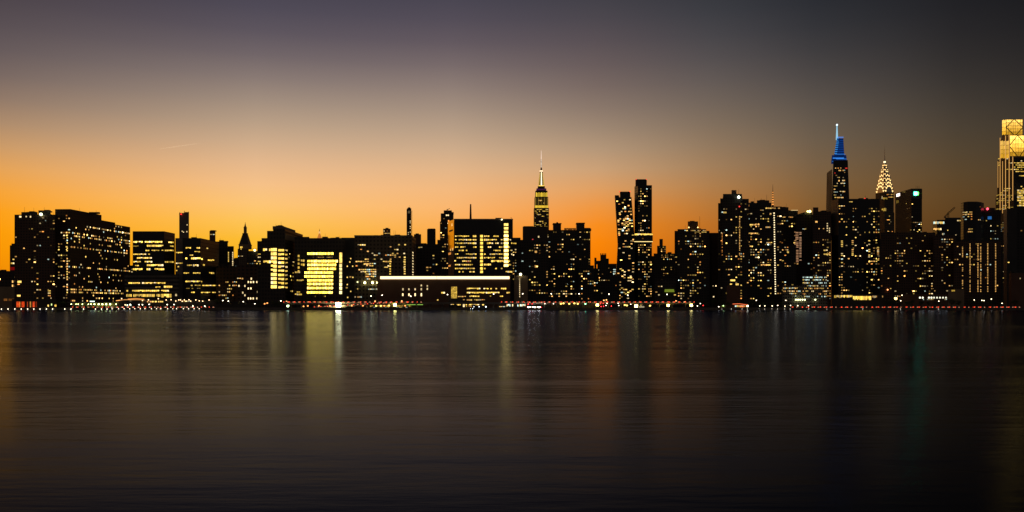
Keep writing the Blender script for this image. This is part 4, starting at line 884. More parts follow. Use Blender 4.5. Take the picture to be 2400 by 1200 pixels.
for xa, xb, y, st in ((1952, 1978, 370.5, 1.6), (1950, 1983, 378, .5), (1960, 1984, 372.5, .7), (1957, 1981, 361.5, .6), (1962, 1977, 321.5, 1.2)):
    c = MB(); q = Y + 7; c.box(X(xa, q), X(xb, q), q, q + .8, Z(y + .5, q), Z(y - .6, q)); part(b.root, 'blue_light_line', c, glow((.05, .30, 1), st))
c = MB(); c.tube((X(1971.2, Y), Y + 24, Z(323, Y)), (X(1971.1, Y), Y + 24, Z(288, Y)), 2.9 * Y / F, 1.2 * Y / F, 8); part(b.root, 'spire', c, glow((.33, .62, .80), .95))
c = MB(); c.ball((X(1971.1, Y), Y + 24, Z(287.5, Y)), 2.4); part(b.root, 'beacon', c, glow((.7, .88, 1), 1.8))
ff = ((X(1951, Y), Y - .1), (X(1990, Y), Y - .1), 0, 0, 'glass'); fu = ((X(1951, Y), Y + 2.9), (X(1990, Y), Y + 2.9), 0, 0, 'glass')
b.row(fu, 404, 2, 1958, 1984, .3, .8, 'apt', 3); b.row(fu, 436, 2, 1954, 1986, .25, .8, 'apt', 3); b.row(fu, 416, 2, 1956, 1984, .2, .7, 'apt', 3); b.row(fu, 457, 2, 1954, 1988, .35, .8, 'apt', 3); b.row(fu, 394, 2.2, 1954, 1972, 1, 1.1, 'apt', 3); b.rect(fu, 1981, 1986, 393, 395.5, (1, .05, .03), .8); b.row(fu, 399.5, 3, 1962, 1984, .85, 1.0, 'apt', 3); b.row(fu, 423.5, 3.6, 1965, 1974, 1, 1.7, 'apt', 3); b.row(fu, 423, 3, 1974, 1987, 1, 1.0, 'apt', 3); b.row(fu, 429.7, 2.4, 1958, 1964, 1, 1.3, 'cool', 3); b.row(fu, 429.7, 2.4, 1970, 1981, 1, 1.5, 'cool', 3)
b.row(fu, 449, 2.8, 1968, 1981, 1, 1.2, 'apt', 3); b.row(fu, 443.5, 2.4, 1954, 1958, 1, 1.2, 'apt', 3); b.row(fu, 450, 1.6, 1953, 1964, .8, .6, 'cool', 3); b.row(fu, 463, 2.6, 1956, 1977, .9, 1.2, 'apt', 3); b.row(fu, 411, 2, 1958, 1962, 1, .4, 'apt')
b.rect(fu, 1956, 1958, 404, 407, (1, .05, .03), .5)
c = MB()
for i in range(22): 
    yq = 400 + i * 4.1; c.prism([(X(1937.3, Y + 54.6), Y + 54.6), (X(1950.6, Y - .3), Y - .3), (X(1951, Y), Y), (X(1937.5, Y + 55), Y + 55)], Z(yq + .5, Y), Z(yq - .5, Y))
part(b.root, 'floor_bands', c, M['blank_dark']); b.done()

b = Bld('apartment_tower', 'broad glass apartment block with a pale left side and many warm lit rooms', 1000, 2010, 'glass', 3.3, 3.2)
f = b.chain([(1948.5, 1021), (1965, 1000), (2062, 1000)], Z(466, 1000), d=26); b.clutter(1970, 2060, 466, 8, 8)
c = MB(); pA, pB = f['faces'][0][0], f['faces'][0][1]
c.prism([(pA[0] - .3, pA[1] - .2), (pB[0] - .3, pB[1] - .2), (pB[0] - .05, pB[1]), (pA[0] - .05, pA[1])], Z(552, 1010), Z(466.5, 1000)); part(b.root, 'sunset_tone_panel', c, M['blank_tan'])  # paler panel: sunset glow on this flank put into its colour
c = MB(); c.ball((X(2027, 1001), 1001, Z(465, 1001)), .7); part(b.root, 'warning_light', c, glow((1, .04, .03), 1.6))
Fq = f['faces'][1]
b.row(Fq, 473, 2, 1990, 2032, .5, .9, 'apt', 4); b.apt(Fq, .20, 478, 560, st=1.1, cols=.8); b.apt(Fq, .34, 560, 640, st=1.15, cols=.9); b.apt(Fq, .26, 636, 690, st=1.05)
for xx, ya, yb in ((1973, 565, 625), (1998, 560, 600), (2038, 560, 620), (2058, 580, 612)): b.column(Fq, xx + b.rng.uniform(-1, 1), ya, yb, 4.2, 4.2, 2.2, None, .9, .5, .6)
b.done()
b = Bld('lobby_pavilion', 'low glass lobby glowing deep yellow at the foot of the broad glass block', 900, 2010, 'blank_dark', 4, 4, 'pavilion')
f = b.box(1950, 2075, 690, d=14, mat='blank_dark'); Fq = f['F']
b.row(Fq, 695, 6.5, 1955, 1972, .8, .8, 'office', 3); b.row(Fq, 694.5, 6, 1970, 1998, 1, 1.3, 'office', 3.6); b.row(Fq, 698.5, 10, 1999, 2042, 1, 1.7, 'office', 3, .3, .4); b.row(Fq, 695.5, 5.5, 2044, 2070, .9, .75, 'apt', 3, .7)
b.done()

# art deco crown with triangular windows
Y = 1640
b = Bld('skyscraper', 'art deco tower with a crown of stacked arches full of triangular lights and a needle', Y, 2081, 'tan', 3.6, 3.8)
cx, cyy = X(2081.3, Y), Y + 15; s_ = Y / F; ang = R(20); ca, sa = math.cos(ang), math.sin(ang)
def rot(u, v): return (cx + u * ca - v * sa, cyy + u * sa + v * ca)
def rsq(h): return [rot(-h, -h), rot(h, -h), rot(h, h), rot(-h, h)]
def tw(nm, h, yt, yb, mat):
    c = MB(); c.prism(rsq(h * s_), Z(yb, Y), Z(yt, Y), None, b.bay, b.fl, GZ); part(b.root, nm, c, M[mat]); q = rsq(h * s_)
    return (q[0], q[1], Z(yb, Y), Z(yt, Y), mat), (q[3], q[0], Z(yb, Y), Z(yt, Y), mat)
zbase = HY + (CAMH - GZ) * F / Y
fA, fAl = tw('wall', 14.8, 497, zbase, 'tan'); fB, fBl = tw('upper_shaft', 13.9, 450, 497, 'tan')
b.apt(fA, .18, 500, 640, st=.9); b.row(fB, 494, 5, 2073, 2090, .5, .7, 'apt', 3); b.row(fB, 456, 2.4, 2078, 2094, .4, .9, 'apt', 3); b.row(fB, 462, 2.4, 2078, 2094, .4, .9, 'apt', 3); b.row(fBl, 463, 7, 2066, 2072, 1, .4, 'office', 3); b.row(fB, 465, 5, 2070, 2080, .9, .5, 'office', 3); b.row(fB, 478, 2.4, 2080, 2092, .5, .8, 'apt', 3); b.row(fB, 468, 2.6, 2078, 2092, .5, 1.0, 'apt', 3)
b.row(fBl, 492, 7, 2066.5, 2072, 1, .55, 'office', 3); b.row(fB, 491, 8, 2071.5, 2080, 1, .7, 'office', 3)
hw = [13.7, 12.8, 11.2, 9.3, 7.2, 5.2, 3.6]; top = [430, 422, 413.5, 404.5, 395.5, 387, 378.5]; base = [452, 443, 433, 423, 413, 403, 394]
arches = {}
for i, (w, yt, yb) in enumerate(zip(hw, top, base)):
    w *= s_; zt, z0 = Z(yt, Y), Z(yb, Y); prof = []
    for t in range(13):
        a = math.pi * t / 12; prof.append((w * math.cos(a), z0 + (zt - z0) * math.sin(a) ** .8))
    for ax in range(2):
        c = MB()
        P = lambda u, v, z: (*(rot(u, v) if ax == 0 else rot(-v, u)), z)
        fr = [P(u, -w, z) for u, z in prof]; bk = [P(u, w, z) for u, z in prof]
        for t in range(12): c.face([fr[t], bk[t], bk[t + 1], fr[t + 1]])
        c.face(fr); c.face(list(reversed(bk))); c.face([fr[0], fr[-1], bk[-1], bk[0]])
        arch = part(b.root, 'crown_arch', c, M['steel']); arches[ax] = arch
    # triangular windows fanned along the arch, on the two faces seen
    n = (7, 7, 6, 5, 4, 3, 2)[i]
    for ax, uu in ((0, None), (1, None)):
        for q in range(n):
            a = math.pi * (q + .5) / n; rad = .80; hh = .17 * (w + (zt - z0)) * .5 + .8
            u0 = rad * w * math.cos(a); zc = z0 + (zt - z0) * rad * math.sin(a) ** .8
            P = (lambda u, z: (*rot(u, -w - .12), z)) if ax == 0 else (lambda u, z: (*rot(-w - .12, -u), z))
            c = MB(); du, dz = math.cos(a), math.sin(a); tu, tz = -dz, du; wd = hh * .62
            c.face([P(u0 - tu * wd - du * hh * .5, zc - tz * wd - dz * hh * .5), P(u0 + tu * wd - du * hh * .5, zc + tz * wd - dz * hh * .5), P(u0 + du * hh * .75, zc + dz * hh * .75)])
            sub(b.root, arches[ax], 'triangle_window', c, glow((1, .62, .22), 2.1))
c = MB(); c.tube((cx, cyy, Z(385, Y)), (cx, cyy, Z(371, Y)), 2.3 * s_, 1.3 * s_, 8); part(b.root, 'spire_base', c, M['steel'])
c = MB(); c.tube((cx, cyy, Z(378.4, Y)), (cx, cyy, Z(375, Y)), 2.7 * s_, 2.5 * s_, 8); part(b.root, 'spire_lantern', c, glow((1, .78, .45), 2.2))
c = MB(); c.tube((cx, cyy, Z(372, Y)), (cx, cyy, Z(338, Y)), 1.15 * s_, .12 * s_, 6); part(b.root, 'needle', c, M['steel']); b.done()

Y = 1740
b = Bld('skyscraper', 'broad slab office with a glowing green and white square sign under its roof edge', Y, 2135, 'dark', 3.6, 3.9)
f = b.chain([(2098, Y + 78), (2136, Y), (2161, Y)], Z(442, Y), d=40, mat='dark')
c = MB(); c.prism([(X(2136, Y) , Y - .6), (X(2161, Y), Y - .6), (X(2161, Y), Y + .2), (X(2136, Y), Y + .2)], Z(466, Y), Z(443.5, Y)); part(b.root, 'top_band', c, M['blank_dark'])
c = MB(); Q = Y - 1.2; c.box(X(2142.4, Q), X(2149, Q), Q - .3, Q + .6, Z(457.5, Q), Z(449.5, Q)); part(b.root, 'sign', c, glow((.08, 1, .50), 12))
c = MB(); c.box(X(2149.2, Q), X(2153, Q), Q - .3, Q + .6, Z(457, Q), Z(450, Q)); part(b.root, 'sign', c, glow((.10, 1, .08), 6))
sf = f['faces'][0]; p0, p1 = b.on(sf, 2101), b.on(sf, 2109); c = MB()
c.prism([(p0.x - .3, p0.y - .9), (p1.x - .3, p1.y - .9), (p1.x, p1.y), (p0.x, p0.y)], Z(461.5, p0.y), Z(455, p0.y)); part(b.root, 'sign', c, glow((1, .78, .66), 3.0))
b.row(sf, 450, 1.2, 2112, 2122, .8, .5, 'apt', 3); b.row(f['faces'][1], 460.5, 1.4, 2148, 2154, 1, .7, 'cool', 3); b.apt(f['faces'][1], .05, 475, 520, st=.8); b.apt(f['faces'][1], .25, 520, 545, st=1.0); b.apt(sf, .03, 475, 540, st=.6); b.row(sf, 473, 8, 2100.5, 2106.5, 1, .35, 'office', 3)
for xx in (2147, 2151, 2154): c = MB(); c.tube((X(xx, Y + 8), Y + 8, Z(443, Y)), (X(xx, Y + 8), Y + 8, Z(434, Y)), .35, .2, 4); part(b.root, 'antenna', c, M['metal'])
b.done()

b = Bld('apartment_slab', 'long dark apartment slab with scattered small lights below the green sign', 980, 2128, 'brick', 3.2, 3.0)
f = b.box(2064, 2192, 545, d=26); f2 = b.box(2064, 2090, 586, dy=-5, d=5, part_name='wing'); b.clutter(2110, 2188, 545, 8, 8)
b.apt(f['F'], .10, 548, 590, 2100, 2192, 1.0); b.apt(f['F'], .20, 585, 695, 2096, 2192, 1.1); b.apt(f2['F'], .15, 588, 690, st=1.0); b.row(f['F'], 595, 5, 2074, 2087, .8, 1.0, 'apt', 3)
c = MB(); c.ball((X(2080.5, 974), 974, Z(679, 974)), .9); part(b.root, 'wall_lamp', c, glow((1, .35, .12), 3)); b.done()
b = Bld('arcade_building', 'low waterfront building with a row of small white lit arches', 880, 2165, 'blank_dark', 4, 4)
f = b.box(2110, 2222, 690, d=16, mat='blank_brick'); Y = 880
for i, xx in enumerate((2156, 2162.5, 2177, 2183, 2189, 2196, 2203, 2210, 2217)):
    c = MB(); w = 1.9; pts = [(-w, 0), (w, 0)] + [(w * math.cos(math.pi * k / 8), 2.2 + 1.9 * math.sin(math.pi * k / 8)) for k in range(9)]
    c.face([(X(xx, Y) + u * Y / F, Y - .12, Z(699.5, Y) + v * Y / F) for u, v in pts]); part(b.root, 'arched_window', c, glow((.95, .92, .68), 2.0 if i < 4 else 1.2))
b.row(f['F'], 702, 2.2, 2118, 2150, .7, 1.2, 'cool', 3.2, 1); b.row(f['F'], 702, 2, 2150, 2220, .5, .7, 'cool', 3.2, 1.2); b.done()
b = Bld('office_building', 'curved top office with two pale lit floors, a tower crane rising behind it', 1400, 2215, 'glass', 3.4, 4)
f = b.chain([(2186, 1420), (2196, 1403), (2214, 1400), (2262, 1400)], Z(515, 1400), d=30); b.box(2215, 2258, 510, 516, dy=4, d=20, mat='blank_dark', part_name='penthouse')
for ff, xa, xb in ((f['faces'][0], 2187.5, 2195.5), (f['faces'][1], 2196.5, 2213.5)): b.row(ff, 522, 6, xa, xb, 1, 1.2, 'cool', 3.5); b.row(ff, 537, 5, xa, xb, 1, 1.7, 'apt', 3.5)
b.row(f['faces'][2], 517, 3, 2234, 2252, .6, .9, 'cool', 4); b.apt(f['faces'][2], .08, 525, 560); b.row(f['faces'][2], 550, 8, 2208, 2220, .4, .5, 'cool', 3); b.done()
b = Bld('tower_crane', 'dark tower crane with raised jib against the dull sky, right of the green sign', 1500, 2222, 'metal', 4, 4, 'crane')
Y = 1500
def lattice(nm, p, q, w):
    c = MB(); p, q = Vector(p), Vector(q); d = q - p; n = max(2, int(d.length / (w * 1.6))); up = Vector((0, 1, 0)).cross(d).normalized() * w / 2; sd = Vector((0, w / 2, 0))
    cs = [up + sd, up - sd, -up - sd, -up + sd]
    for e in cs: c.tube(p + e, q + e, .22, .22, 4)
    for i in range(n):
        a0, a1 = p + d * (i / n), p + d * ((i + 1) / n)
        for k in range(4): c.tube(a0 + cs[k], a1 + cs[(k + 1) % 4], .12, .12, 3)
    part(b.root, nm, c, M['metal'])
lattice('mast', (X(2222, Y), Y, GZ), (X(2222, Y), Y, Z(500, Y)), 2.4); lattice('jib', (X(2221, Y), Y, Z(501, Y)), (X(2238, Y), Y, Z(486, Y)), 2.0); lattice('counter_jib', (X(2222, Y), Y, Z(501, Y)), (X(2214, Y), Y, Z(508, Y)), 1.8)
c = MB(); c.box(X(2213, Y), X(2216, Y), Y - 1.4, Y + 1.4, Z(511, Y), Z(507.5, Y)); part(b.root, 'counterweight', c, M['metal'])
c = MB(); c.tube((X(2222, Y), Y, Z(497, Y)), (X(2238, Y), Y, Z(486, Y)), .12, .12, 4); c.tube((X(2222, Y), Y, Z(497, Y)), (X(2214, Y), Y, Z(508, Y)), .12, .12, 4); part(b.root, 'stay_cable', c, M['metal']); b.done()
b = Bld('office_tower', 'rounded top tower with orange lit floors and a red roof light at its right shoulder', 1200, 2282, 'glass', 3.4, 3.8)
f = b.chain([(2252, 1212), (2258, 1203), (2268, 1200), (2288, 1200), (2299, 1203), (2306, 1212)], Z(473.5, 1200), d=16); r = b.box(2304, 2346, 492, dy=14, d=20, mat='dark', part_name='wing')
c = MB(); Yq = 1204; c.prism([(X(p_, q_), q_) for p_, q_ in ((2256, 1214), (2268, 1204), (2290, 1204), (2302, 1214))] + [(X(2300, 1220), 1226), (X(2258, 1220), 1226)], Z(474, 1200), Z(471.5, 1200)); part(b.root, 'penthouse', c, M['blank_grey'])
for y in (497, 502, 507.5, 513.5): b.row(f['faces'][2], y, 2.6, 2264, 2279, .9, .9, 'apt', 4); b.row(f['faces'][1], y + 1, 2.6, 2256, 2266, .7, .8, 'apt', 4)
b.row(f['faces'][2], 537, 3, 2266, 2280, .9, .8, 'apt', 4); b.row(f['faces'][2], 543, 3, 2268, 2288, .8, .9, 'apt', 4); b.apt(r['F'], .3, 515, 560, 2304, 2342, .9, 'cool'); b.apt(f['faces'][3], .1, 480, 560)
c = MB(); c.ball((X(2314.5, 1213), 1213, Z(489.5, 1213)), 1.7); part(b.root, 'warning_light', c, glow((1, .06, .10), 4)); b.rect(r['F'], 2315, 2324, 507, 514, (.05, .28, .8), .5)
c = MB(); c.box(X(2308, 1216), X(2332, 1216), 1216, 1226, Z(492.4, 1216), Z(487, 1216)); part(b.root, 'penthouse', c, M['blank_dark']); b.done()
b = Bld('apartment_tower', 'wide dark apartment tower with five vertical strings of small warm lights', 950, 2290, 'brick', 3.2, 3.0)
f = b.box(2236, 2346, 565, d=26); b.clutter(2240, 2340, 565, 10, 8); b.clutter(2250, 2330, 563, 3, 14)
for xx, p in ((2256, .55), (2273.5, .95), (2292, .95), (2298.5, .85), (2315, .95), (2333.5, .95)): b.column(f['F'], xx, 572, 684, 3.7, 2.2, 1.7, WARM, 1.0, p)
b.apt(f['F'], .04, 568, 690, st=1.1); b.done()
b = Bld('apartment_tower', 'dark slab with a thin scatter of lights left of the five strings of lights', 960, 2210, 'brick', 3.2, 3.0)
f = b.box(2188, 2240, 552, d=24); b.apt(f['F'], .18, 556, 690, st=1.1); b.column(f['F'], 2247, 600, 640, 4, 2, 1.8, WARM, .7, .4); g = b.box(2222, 2260, 678, dy=-40, d=18, mat='blank_tan', part_name='annex'); b.rect(g['F'], 2230, 2238, 676.5 + 3, 683, YEL, .5); b.clutter(2190, 2236, 552, 5); b.done()

# golden stepped supertall at the right edge
Y = 1855
b = Bld('skyscraper', 'golden stepped supertall at the right edge, diamond braced crown glowing yellow', Y, 2385, 'glass', 4, 4.6)
def stage(nm, xl, xf, xr, yt, yb, dy, mat, dl=40):
    return b.chain([(xl, Y + dy + dl), (xf, Y + dy), (xr, Y + dy)], Z(yt, Y), Z(yb, Y) if yb else None, 60, mat, nm)
G1 = glow((1, .52, .05), .95)
s1 = stage('crown', 2348, 2358, 2397, 279, 317, 30, 'blank_tan', 26); s2 = stage('crown', 2343, 2366, 2428, 316.5, 367, 20, 'blank_tan', 34); s3 = stage('wall', 2337.5, 2374, 2450, 367, 457, 10, 'glass'); s4 = stage('wall', 2333.5, 2376, 2470, 457, None, 0, 'glass', 46)
def net(s, xa, xb, ya, yb, nx, ny, st0, st1, face):
    for i in range(nx):
        for j in range(ny):
            t = j / max(1, ny - 1); g = b.rng.uniform(.85, 1.15)
            b.rect(face, xa + (xb - xa) * i / nx + .3, xa + (xb - xa) * (i + 1) / nx - .3, ya + (yb - ya) * j / ny + .35, ya + (yb - ya) * (j + 1) / ny - .35, (1, lerp(.58, .50, t), lerp(.11, .03, t)), lerp(st0, st1, t) * g)
net(s1, 2358.6, 2396.6, 280, 316, 7, 5, 1.8, .62, s1['faces'][1]); net(s1, 2348.6, 2357.6, 281, 316, 2, 4, 1.9, 1.0, s1['faces'][0])
net(s2, 2367, 2400, 317.5, 366, 5, 5, 2.8, .6, s2['faces'][1]); net(s2, 2344, 2365, 330, 371, 3, 4, .95, .8, s2['faces'][0])
def brace(face, pts, own):
    n = Vector((face[1][1] - face[0][1], -(face[1][0] - face[0][0]), 0)).normalized() * .6
    for (xa, ya), (xb, yb) in pts:
        pa, pb = b.on(face, xa), b.on(face, xb); c = MB()
        c.tube((pa.x + n.x, pa.y + n.y, Z(ya, pa.y)), (pb.x + n.x, pb.y + n.y, Z(yb, pb.y)), .85, .85, 6); sub(b.root, own, 'diagonal_brace', c, M['blank_dark'])
brace(s1['faces'][1], [((2376.5, 279), (2358.3, 298)), ((2376.5, 279), (2396.6, 298)), ((2358.3, 299), (2375, 316)), ((2396.6, 299), (2381, 316))], s1['part'])
brace(s2['faces'][1], [((2385, 317), (2366.6, 340)), ((2385, 317), (2405, 341)), ((2366.6, 344), (2384, 366)), ((2405, 344), (2390, 366))], s2['part'])
for y in range(372, 460, 5):
    fl = .9 if 378 < y < 400 else .35 if y < 430 else .05
    b.row(s3['faces'][1], y, 2.4, 2376, 2400, fl, 1.1, 'office', 4); b.row(s3['faces'][0], y, 2.4, 2339, 2373, .3 if y < 400 else .1,   .6, 'office', 5)
for y in range(446, 486, 4): b.row(s4['faces'][1], y, 2.6, 2384, 2402, .85, 1.2, 'office', 5); b.row(s4['faces'][0], y + 12, 2.2, 2335, 2375, .5, .4, 'office', 5)
for xx, ya, yb, st, s in ((2343.3, 323, 500, 1.0, s3), (2349, 378, 500, .9, s3), (2356, 318, 520, 1.1, s3), (2364.5, 316, 520, 1.1, s3), (2373, 367, 470, 1.0, s3), (2338.2, 378, 440, .8, s3)):
    pt = b.on(s4['faces'][0], xx); c = MB(); c.box(pt.x - .45, pt.x + .45, pt.y - 1.6, pt.y - .6, Z(yb, pt.y), Z(ya, pt.y)); part(b.root, 'lit_fin', c, glow((1, .50, .13), st * .75))
for i in range(10):
    b.row(s4['faces'][0], 522 + i * 4, 1.6, 2345, 2360, .6, .3, 'apt', 4)
for xx in (2365, 2372): c = MB(); c.ball((X(xx, Y + 40), Y + 40, Z(276 if xx < 2370 else 277.5, Y)), 1.8); part(b.root, 'roof_lamp', c, glow((1, .6, .25), 4))
b.done()
b = Bld('office_tower', 'black slab tower under the golden supertall, right of the strings of lights', 1020, 2372, 'blank_dark', 3.6, 3.6)
f = b.chain([(2352, 1034), (2360, 1020), (2383, 1020)], Z(489, 1020), d=24, mat='blank_dark'); g = b.box(2383.2, 2440, 484.5, dy=4, d=24, mat='dark', part_name='wing'); b.apt(g['F'], .2, 500, 560, st=.8); b.apt(f['faces'][1], .03, 600, 690); b.done()
b = Bld('apartment_slab', 'plain brown slab wall at the lower right corner of the skyline', 930, 2385, 'blank_brick', 4, 3)
f = b.chain([(2364, 935), (2370, 930), (2460, 930)], Z(640, 930), d=24, mat='blank_brick'); b.rect(f['faces'][1], 2390, 2392, 651, 654, WHT, .6); b.clutter(2372, 2398, 640, 3); b.done()
# darker blocks standing further back, closing the gaps between the towers
for i, (xa, xb, yt, Yb, lab) in enumerate((
    (300, 330, 622, 1100, 'low dark block in the thin orange slot between the brick slab and the glass office'),
    (480, 520, 600, 1150, 'dark back block behind the curved-floor office, a few dim rooms'),
    (545, 560, 606, 1600, 'slim dark block at the foot of the yellow sky slot left of the clock tower'),
    (1196, 1230, 580, 1350, 'dim back block between the tall glass hospital and the black slab'),
    (1434, 1492, 640, 1400, 'dim back block glimpsed under the bent pair of towers'),
    (1650, 1700, 600, 1300, 'dark back block behind the brown slab end'),
    (1836, 1920, 528, 1350, 'dark back block behind the slanting lit roof edge'),
    (1984, 2110, 560, 1300, 'dark back block behind the broad glass block'),
    (2150, 2200, 558, 1400, 'dark back block behind the slab below the green sign'),
    (2300, 2380, 545, 1350, 'dark back block behind the strings of lights'))):
    b = Bld('office_block', lab, Yb, (xa + xb) / 2, 'dark', 3.6, 3.5); f = b.box(xa, xb, yt, d=30); b.clutter(xa, xb, yt, 4); b.apt(f['F'], .10, yt + 4, 690, st=.9); b.done()
# ================================================================== waterfront
ONES = 'zeroth first second third fourth fifth sixth seventh eighth ninth tenth eleventh twelfth thirteenth fourteenth fifteenth sixteenth seventeenth eighteenth nineteenth'.split()
TENS = {2: 'twent', 3: 'thirt', 4: 'fort', 5: 'fift', 6: 'sixt', 7: 'sevent'}
def ordinal(n): return ONES[n] if n < 20 else TENS[n // 10] + ('ieth' if n % 10 == 0 else 'y-' + ONES[n % 10])

# elevated highway
v = empty('viaduct', 'long elevated highway on stub piers along the shore, carrying a line of red tail lights', 'viaduct', (X(1140, 820), 815, GZ))
DZ = Z(709.6, 815)
c = MB(); c.box(X(664, 815), X(1628, 815), 815, 832, DZ - 1.4, DZ); part(v, 'deck', c, M['blank_grey'])
for y0 in (814.7, 831.9):
    c = MB(); c.box(X(664, 815), X(1628, 815), y0, y0 + .3, DZ - .6, DZ + .55); part(v, 'barrier', c, M['blank_grey'])
for i, xx in enumerate(range(676, 1628, 30)):
    c = MB(); x0 = X(xx, 818)
    for yy in (818.5, 828.5): c.tube((x0, yy, GZ - .3), (x0, yy, DZ - 1.9), .55, .55, 8)
    c.box(x0 - .8, x0 + .8, 816.5, 830.5, DZ - 1.95, DZ - 1.38); part(v, 'pier', c, M['blank_grey'])
# ramp coming down to street level
rp = empty('ramp', 'sloping ramp running down from the viaduct to street level in front of the bright block', 'ramp', (X(830, 810), 810, GZ))
c = MB(); xa, xb = X(735, 810), X(930, 810); za, zb_ = GZ + .05, DZ - .3
c.v = []; 
def slope(x0, x1, z0, z1, y0, y1, t):
    c.face([(x0, y0, z0), (x1, y0, z1), (x1, y1, z1), (x0, y1, z0)]); c.face([(x0, y0, z0 - t), (x1, y0, z1 - t), (x1, y0, z1), (x0, y0, z0)]); c.face([(x1, y1, z1 - t), (x0, y1, z0 - t), (x0, y1, z0), (x1, y1, z1)]); c.face([(x0, y0, z0 - t), (x1, y0, z1 - t), (x1, y1, z1 - t), (x0, y1, z0 - t)])
slope(xa, xb, za, zb_, 808, 813.5, .9); part(rp, 'deck', c, M['blank_grey'])
c = MB(); slope(xa, xb, za + .6, zb_ + .6, 807.8, 808.02, .9); part(rp, 'barrier', c, M['blank_grey'])
for i in range(6):
    t = (i + .9) / 6.2; c = MB(); c.tube((lerp(xa, xb, t), 810.5, GZ - .2), (lerp(xa, xb, t), 810.5, lerp(za, zb_, t) - .85), .45, .45, 8); part(rp, 'pier', c, M['blank_grey'])

# ---- cars
def car_proto(label, body_mat):
    r = empty('car', label, 'car', (0, 0, 0), 'cars strung along the shore roads')
    c = MB(); pr_ = [(-2.2, .35), (2.2, .35), (2.25, .75), (2.05, .88), (1.15, .98), (-1.9, 1.0), (-2.25, .9)]
    n = len(pr_)
    for y in (-.88, .88):
        f_ = [(x, y, z) for x, z in pr_]; c.face(f_ if y < 0 else list(reversed(f_)))
    for i in range(n): a, d = pr_[i], pr_[(i + 1) % n]; c.face([(a[0], -.88, a[1]), (a[0], .88, a[1]), (d[0], .88, d[1]), (d[0], -.88, d[1])])
    rf = [(-1.1, 1.46), (.25, 1.46), (.55, 1.4), (-1.3, 1.4)]
    add('body', c.mesh('body', body_mat), r)
    c = MB(); lo = [(-1.75, .97), (1.1, .96)]; hi = [(-1.15, 1.42), (.3, 1.42)]
    P = [(lo[0][0], -.82, lo[0][1]), (lo[1][0], -.82, lo[1][1]), (lo[1][0], .82, lo[1][1]), (lo[0][0], .82, lo[0][1])]; Q = [(hi[0][0], -.66, 1.42), (hi[1][0], -.66, 1.42), (hi[1][0], .66, 1.42), (hi[0][0], .66, 1.42)]
    for i in range(4): j = (i + 1) % 4; c.face([P[i], P[j], Q[j], Q[i]])
    c.face(Q); add('cabin_glass', c.mesh('cabin_glass', M['carglass']), r)
    c = MB(); c.box(-1.12, .28, -.64, .64, 1.421, 1.47); add('roof', c.mesh('roof', body_mat), r)
    wm = MB(); wm.tube((0, -.11, 0), (0, .11, 0), .33, .33, 12); wme = wm.mesh('wheel', M['tyre'])
    for x in (-1.4, 1.35):
        for y in (-.82, .82): add('wheel', wme, r, (x, y, .33))
    c = MB(); c.box(-.42, .5, -.15, .15, -.14, .14); tl = c.mesh('taillight', glow((1, .07, .025), 5))
    c = MB(); c.box(-.5, .34, -.15, .15, -.12, .12); hl = c.mesh('headlight', glow((1, .42, .22), 2.4))
    for y in (-.78, .78): add('taillight', tl, r, (-1.92, y, .78)); add('headlight', hl, r, (1.98, y, .7))
    return r
PROTO = [car_proto('', plain('car_paint', c_, .25, .3, .1)) for c_ in ((.05, .05, .055), (.35, .35, .36), (.16, .02, .02), (.03, .05, .10))]
CN = ('black', 'silver', 'dark red', 'dark blue')
used = [False] * 4; crng = random.Random(5)
def put_car(x, y, z, rz, pitch, label):
    k = crng.choice((0, 0, 1, 1, 2, 3))
    o = PROTO[k] if not used[k] else copy_tree(PROTO[k]); used[k] = True
    o.location = (x, y, z); o.rotation_euler = (0, pitch, rz); o['label'] = label
def run_cars(pa, pb, Y, z, step, where, rz=0.0, slope_z=None):
    assert len(where) < 90
    x, xe, i = X(pa, Y), X(pb, Y), 1
    while x < xe:
        t = (x - X(pa, Y)) / (xe - X(pa, Y)); zz = z if slope_z is None else lerp(z, slope_z, t)
        pitch = 0 if slope_z is None else -math.atan2(slope_z - z, xe - X(pa, Y))
        put_car(x, Y, zz, rz, pitch, f'car {where}, {ordinal(i)} from left'); i += 1; x += step * crng.choice((.92, .95, 1, 1.1, 1.6))
run_cars(670, 984, 818, DZ, 5.6, 'with red tail lights on the viaduct below the bright hospital')
run_cars(1180, 1624, 818, DZ, 5.7, 'with red tail lights on the viaduct, right of the light strip')
run_cars(672, 984, 826, DZ, 5.8, 'in the inland lane of the viaduct below the bright hospital', math.pi)
run_cars(1182, 1624, 826, DZ, 5.8, 'in the inland viaduct lane, right of the light strip', math.pi)
run_cars(742, 922, 811, GZ + .3, 6.4, 'with red tail lights on the sloping ramp', 0, DZ - .3)
run_cars(176, 360, 813, GZ + .02, 5.6, 'with red tail lights on the street below the yellow green canopy')
run_cars(366, 500, 813.5, GZ + .02, 7.0, 'with red tail lights on the street below the restaurant terrace')
run_cars(1862, 2395, 814, GZ + .02, 6.0, 'with red tail lights on the dark shore road at far right')
for i, (px_, py_, Y) in enumerate(((1241, 720, 806), (1251, 717.5, 809), (1262, 716, 812))):
    put_car(X(px_, Y), Y, GZ + .02, R(-100 + i * 8), 0, ('nearest', 'middle', 'farthest')[i] + ' of three cars facing the river with glaring white headlights')
# their high beams
hb = glow((1, .88, .62), 42)
for o in list(SC.objects):
    if o.name.startswith('car') and 'glaring' in str(o.get('label', '')):
        for ch in o.children:
            if ch.name.startswith('headlight'):
                me = ch.data.copy(); me.materials.clear(); me.materials.append(hb); ch.data = me; ch.scale = (2.2, 2.6, 2.4)

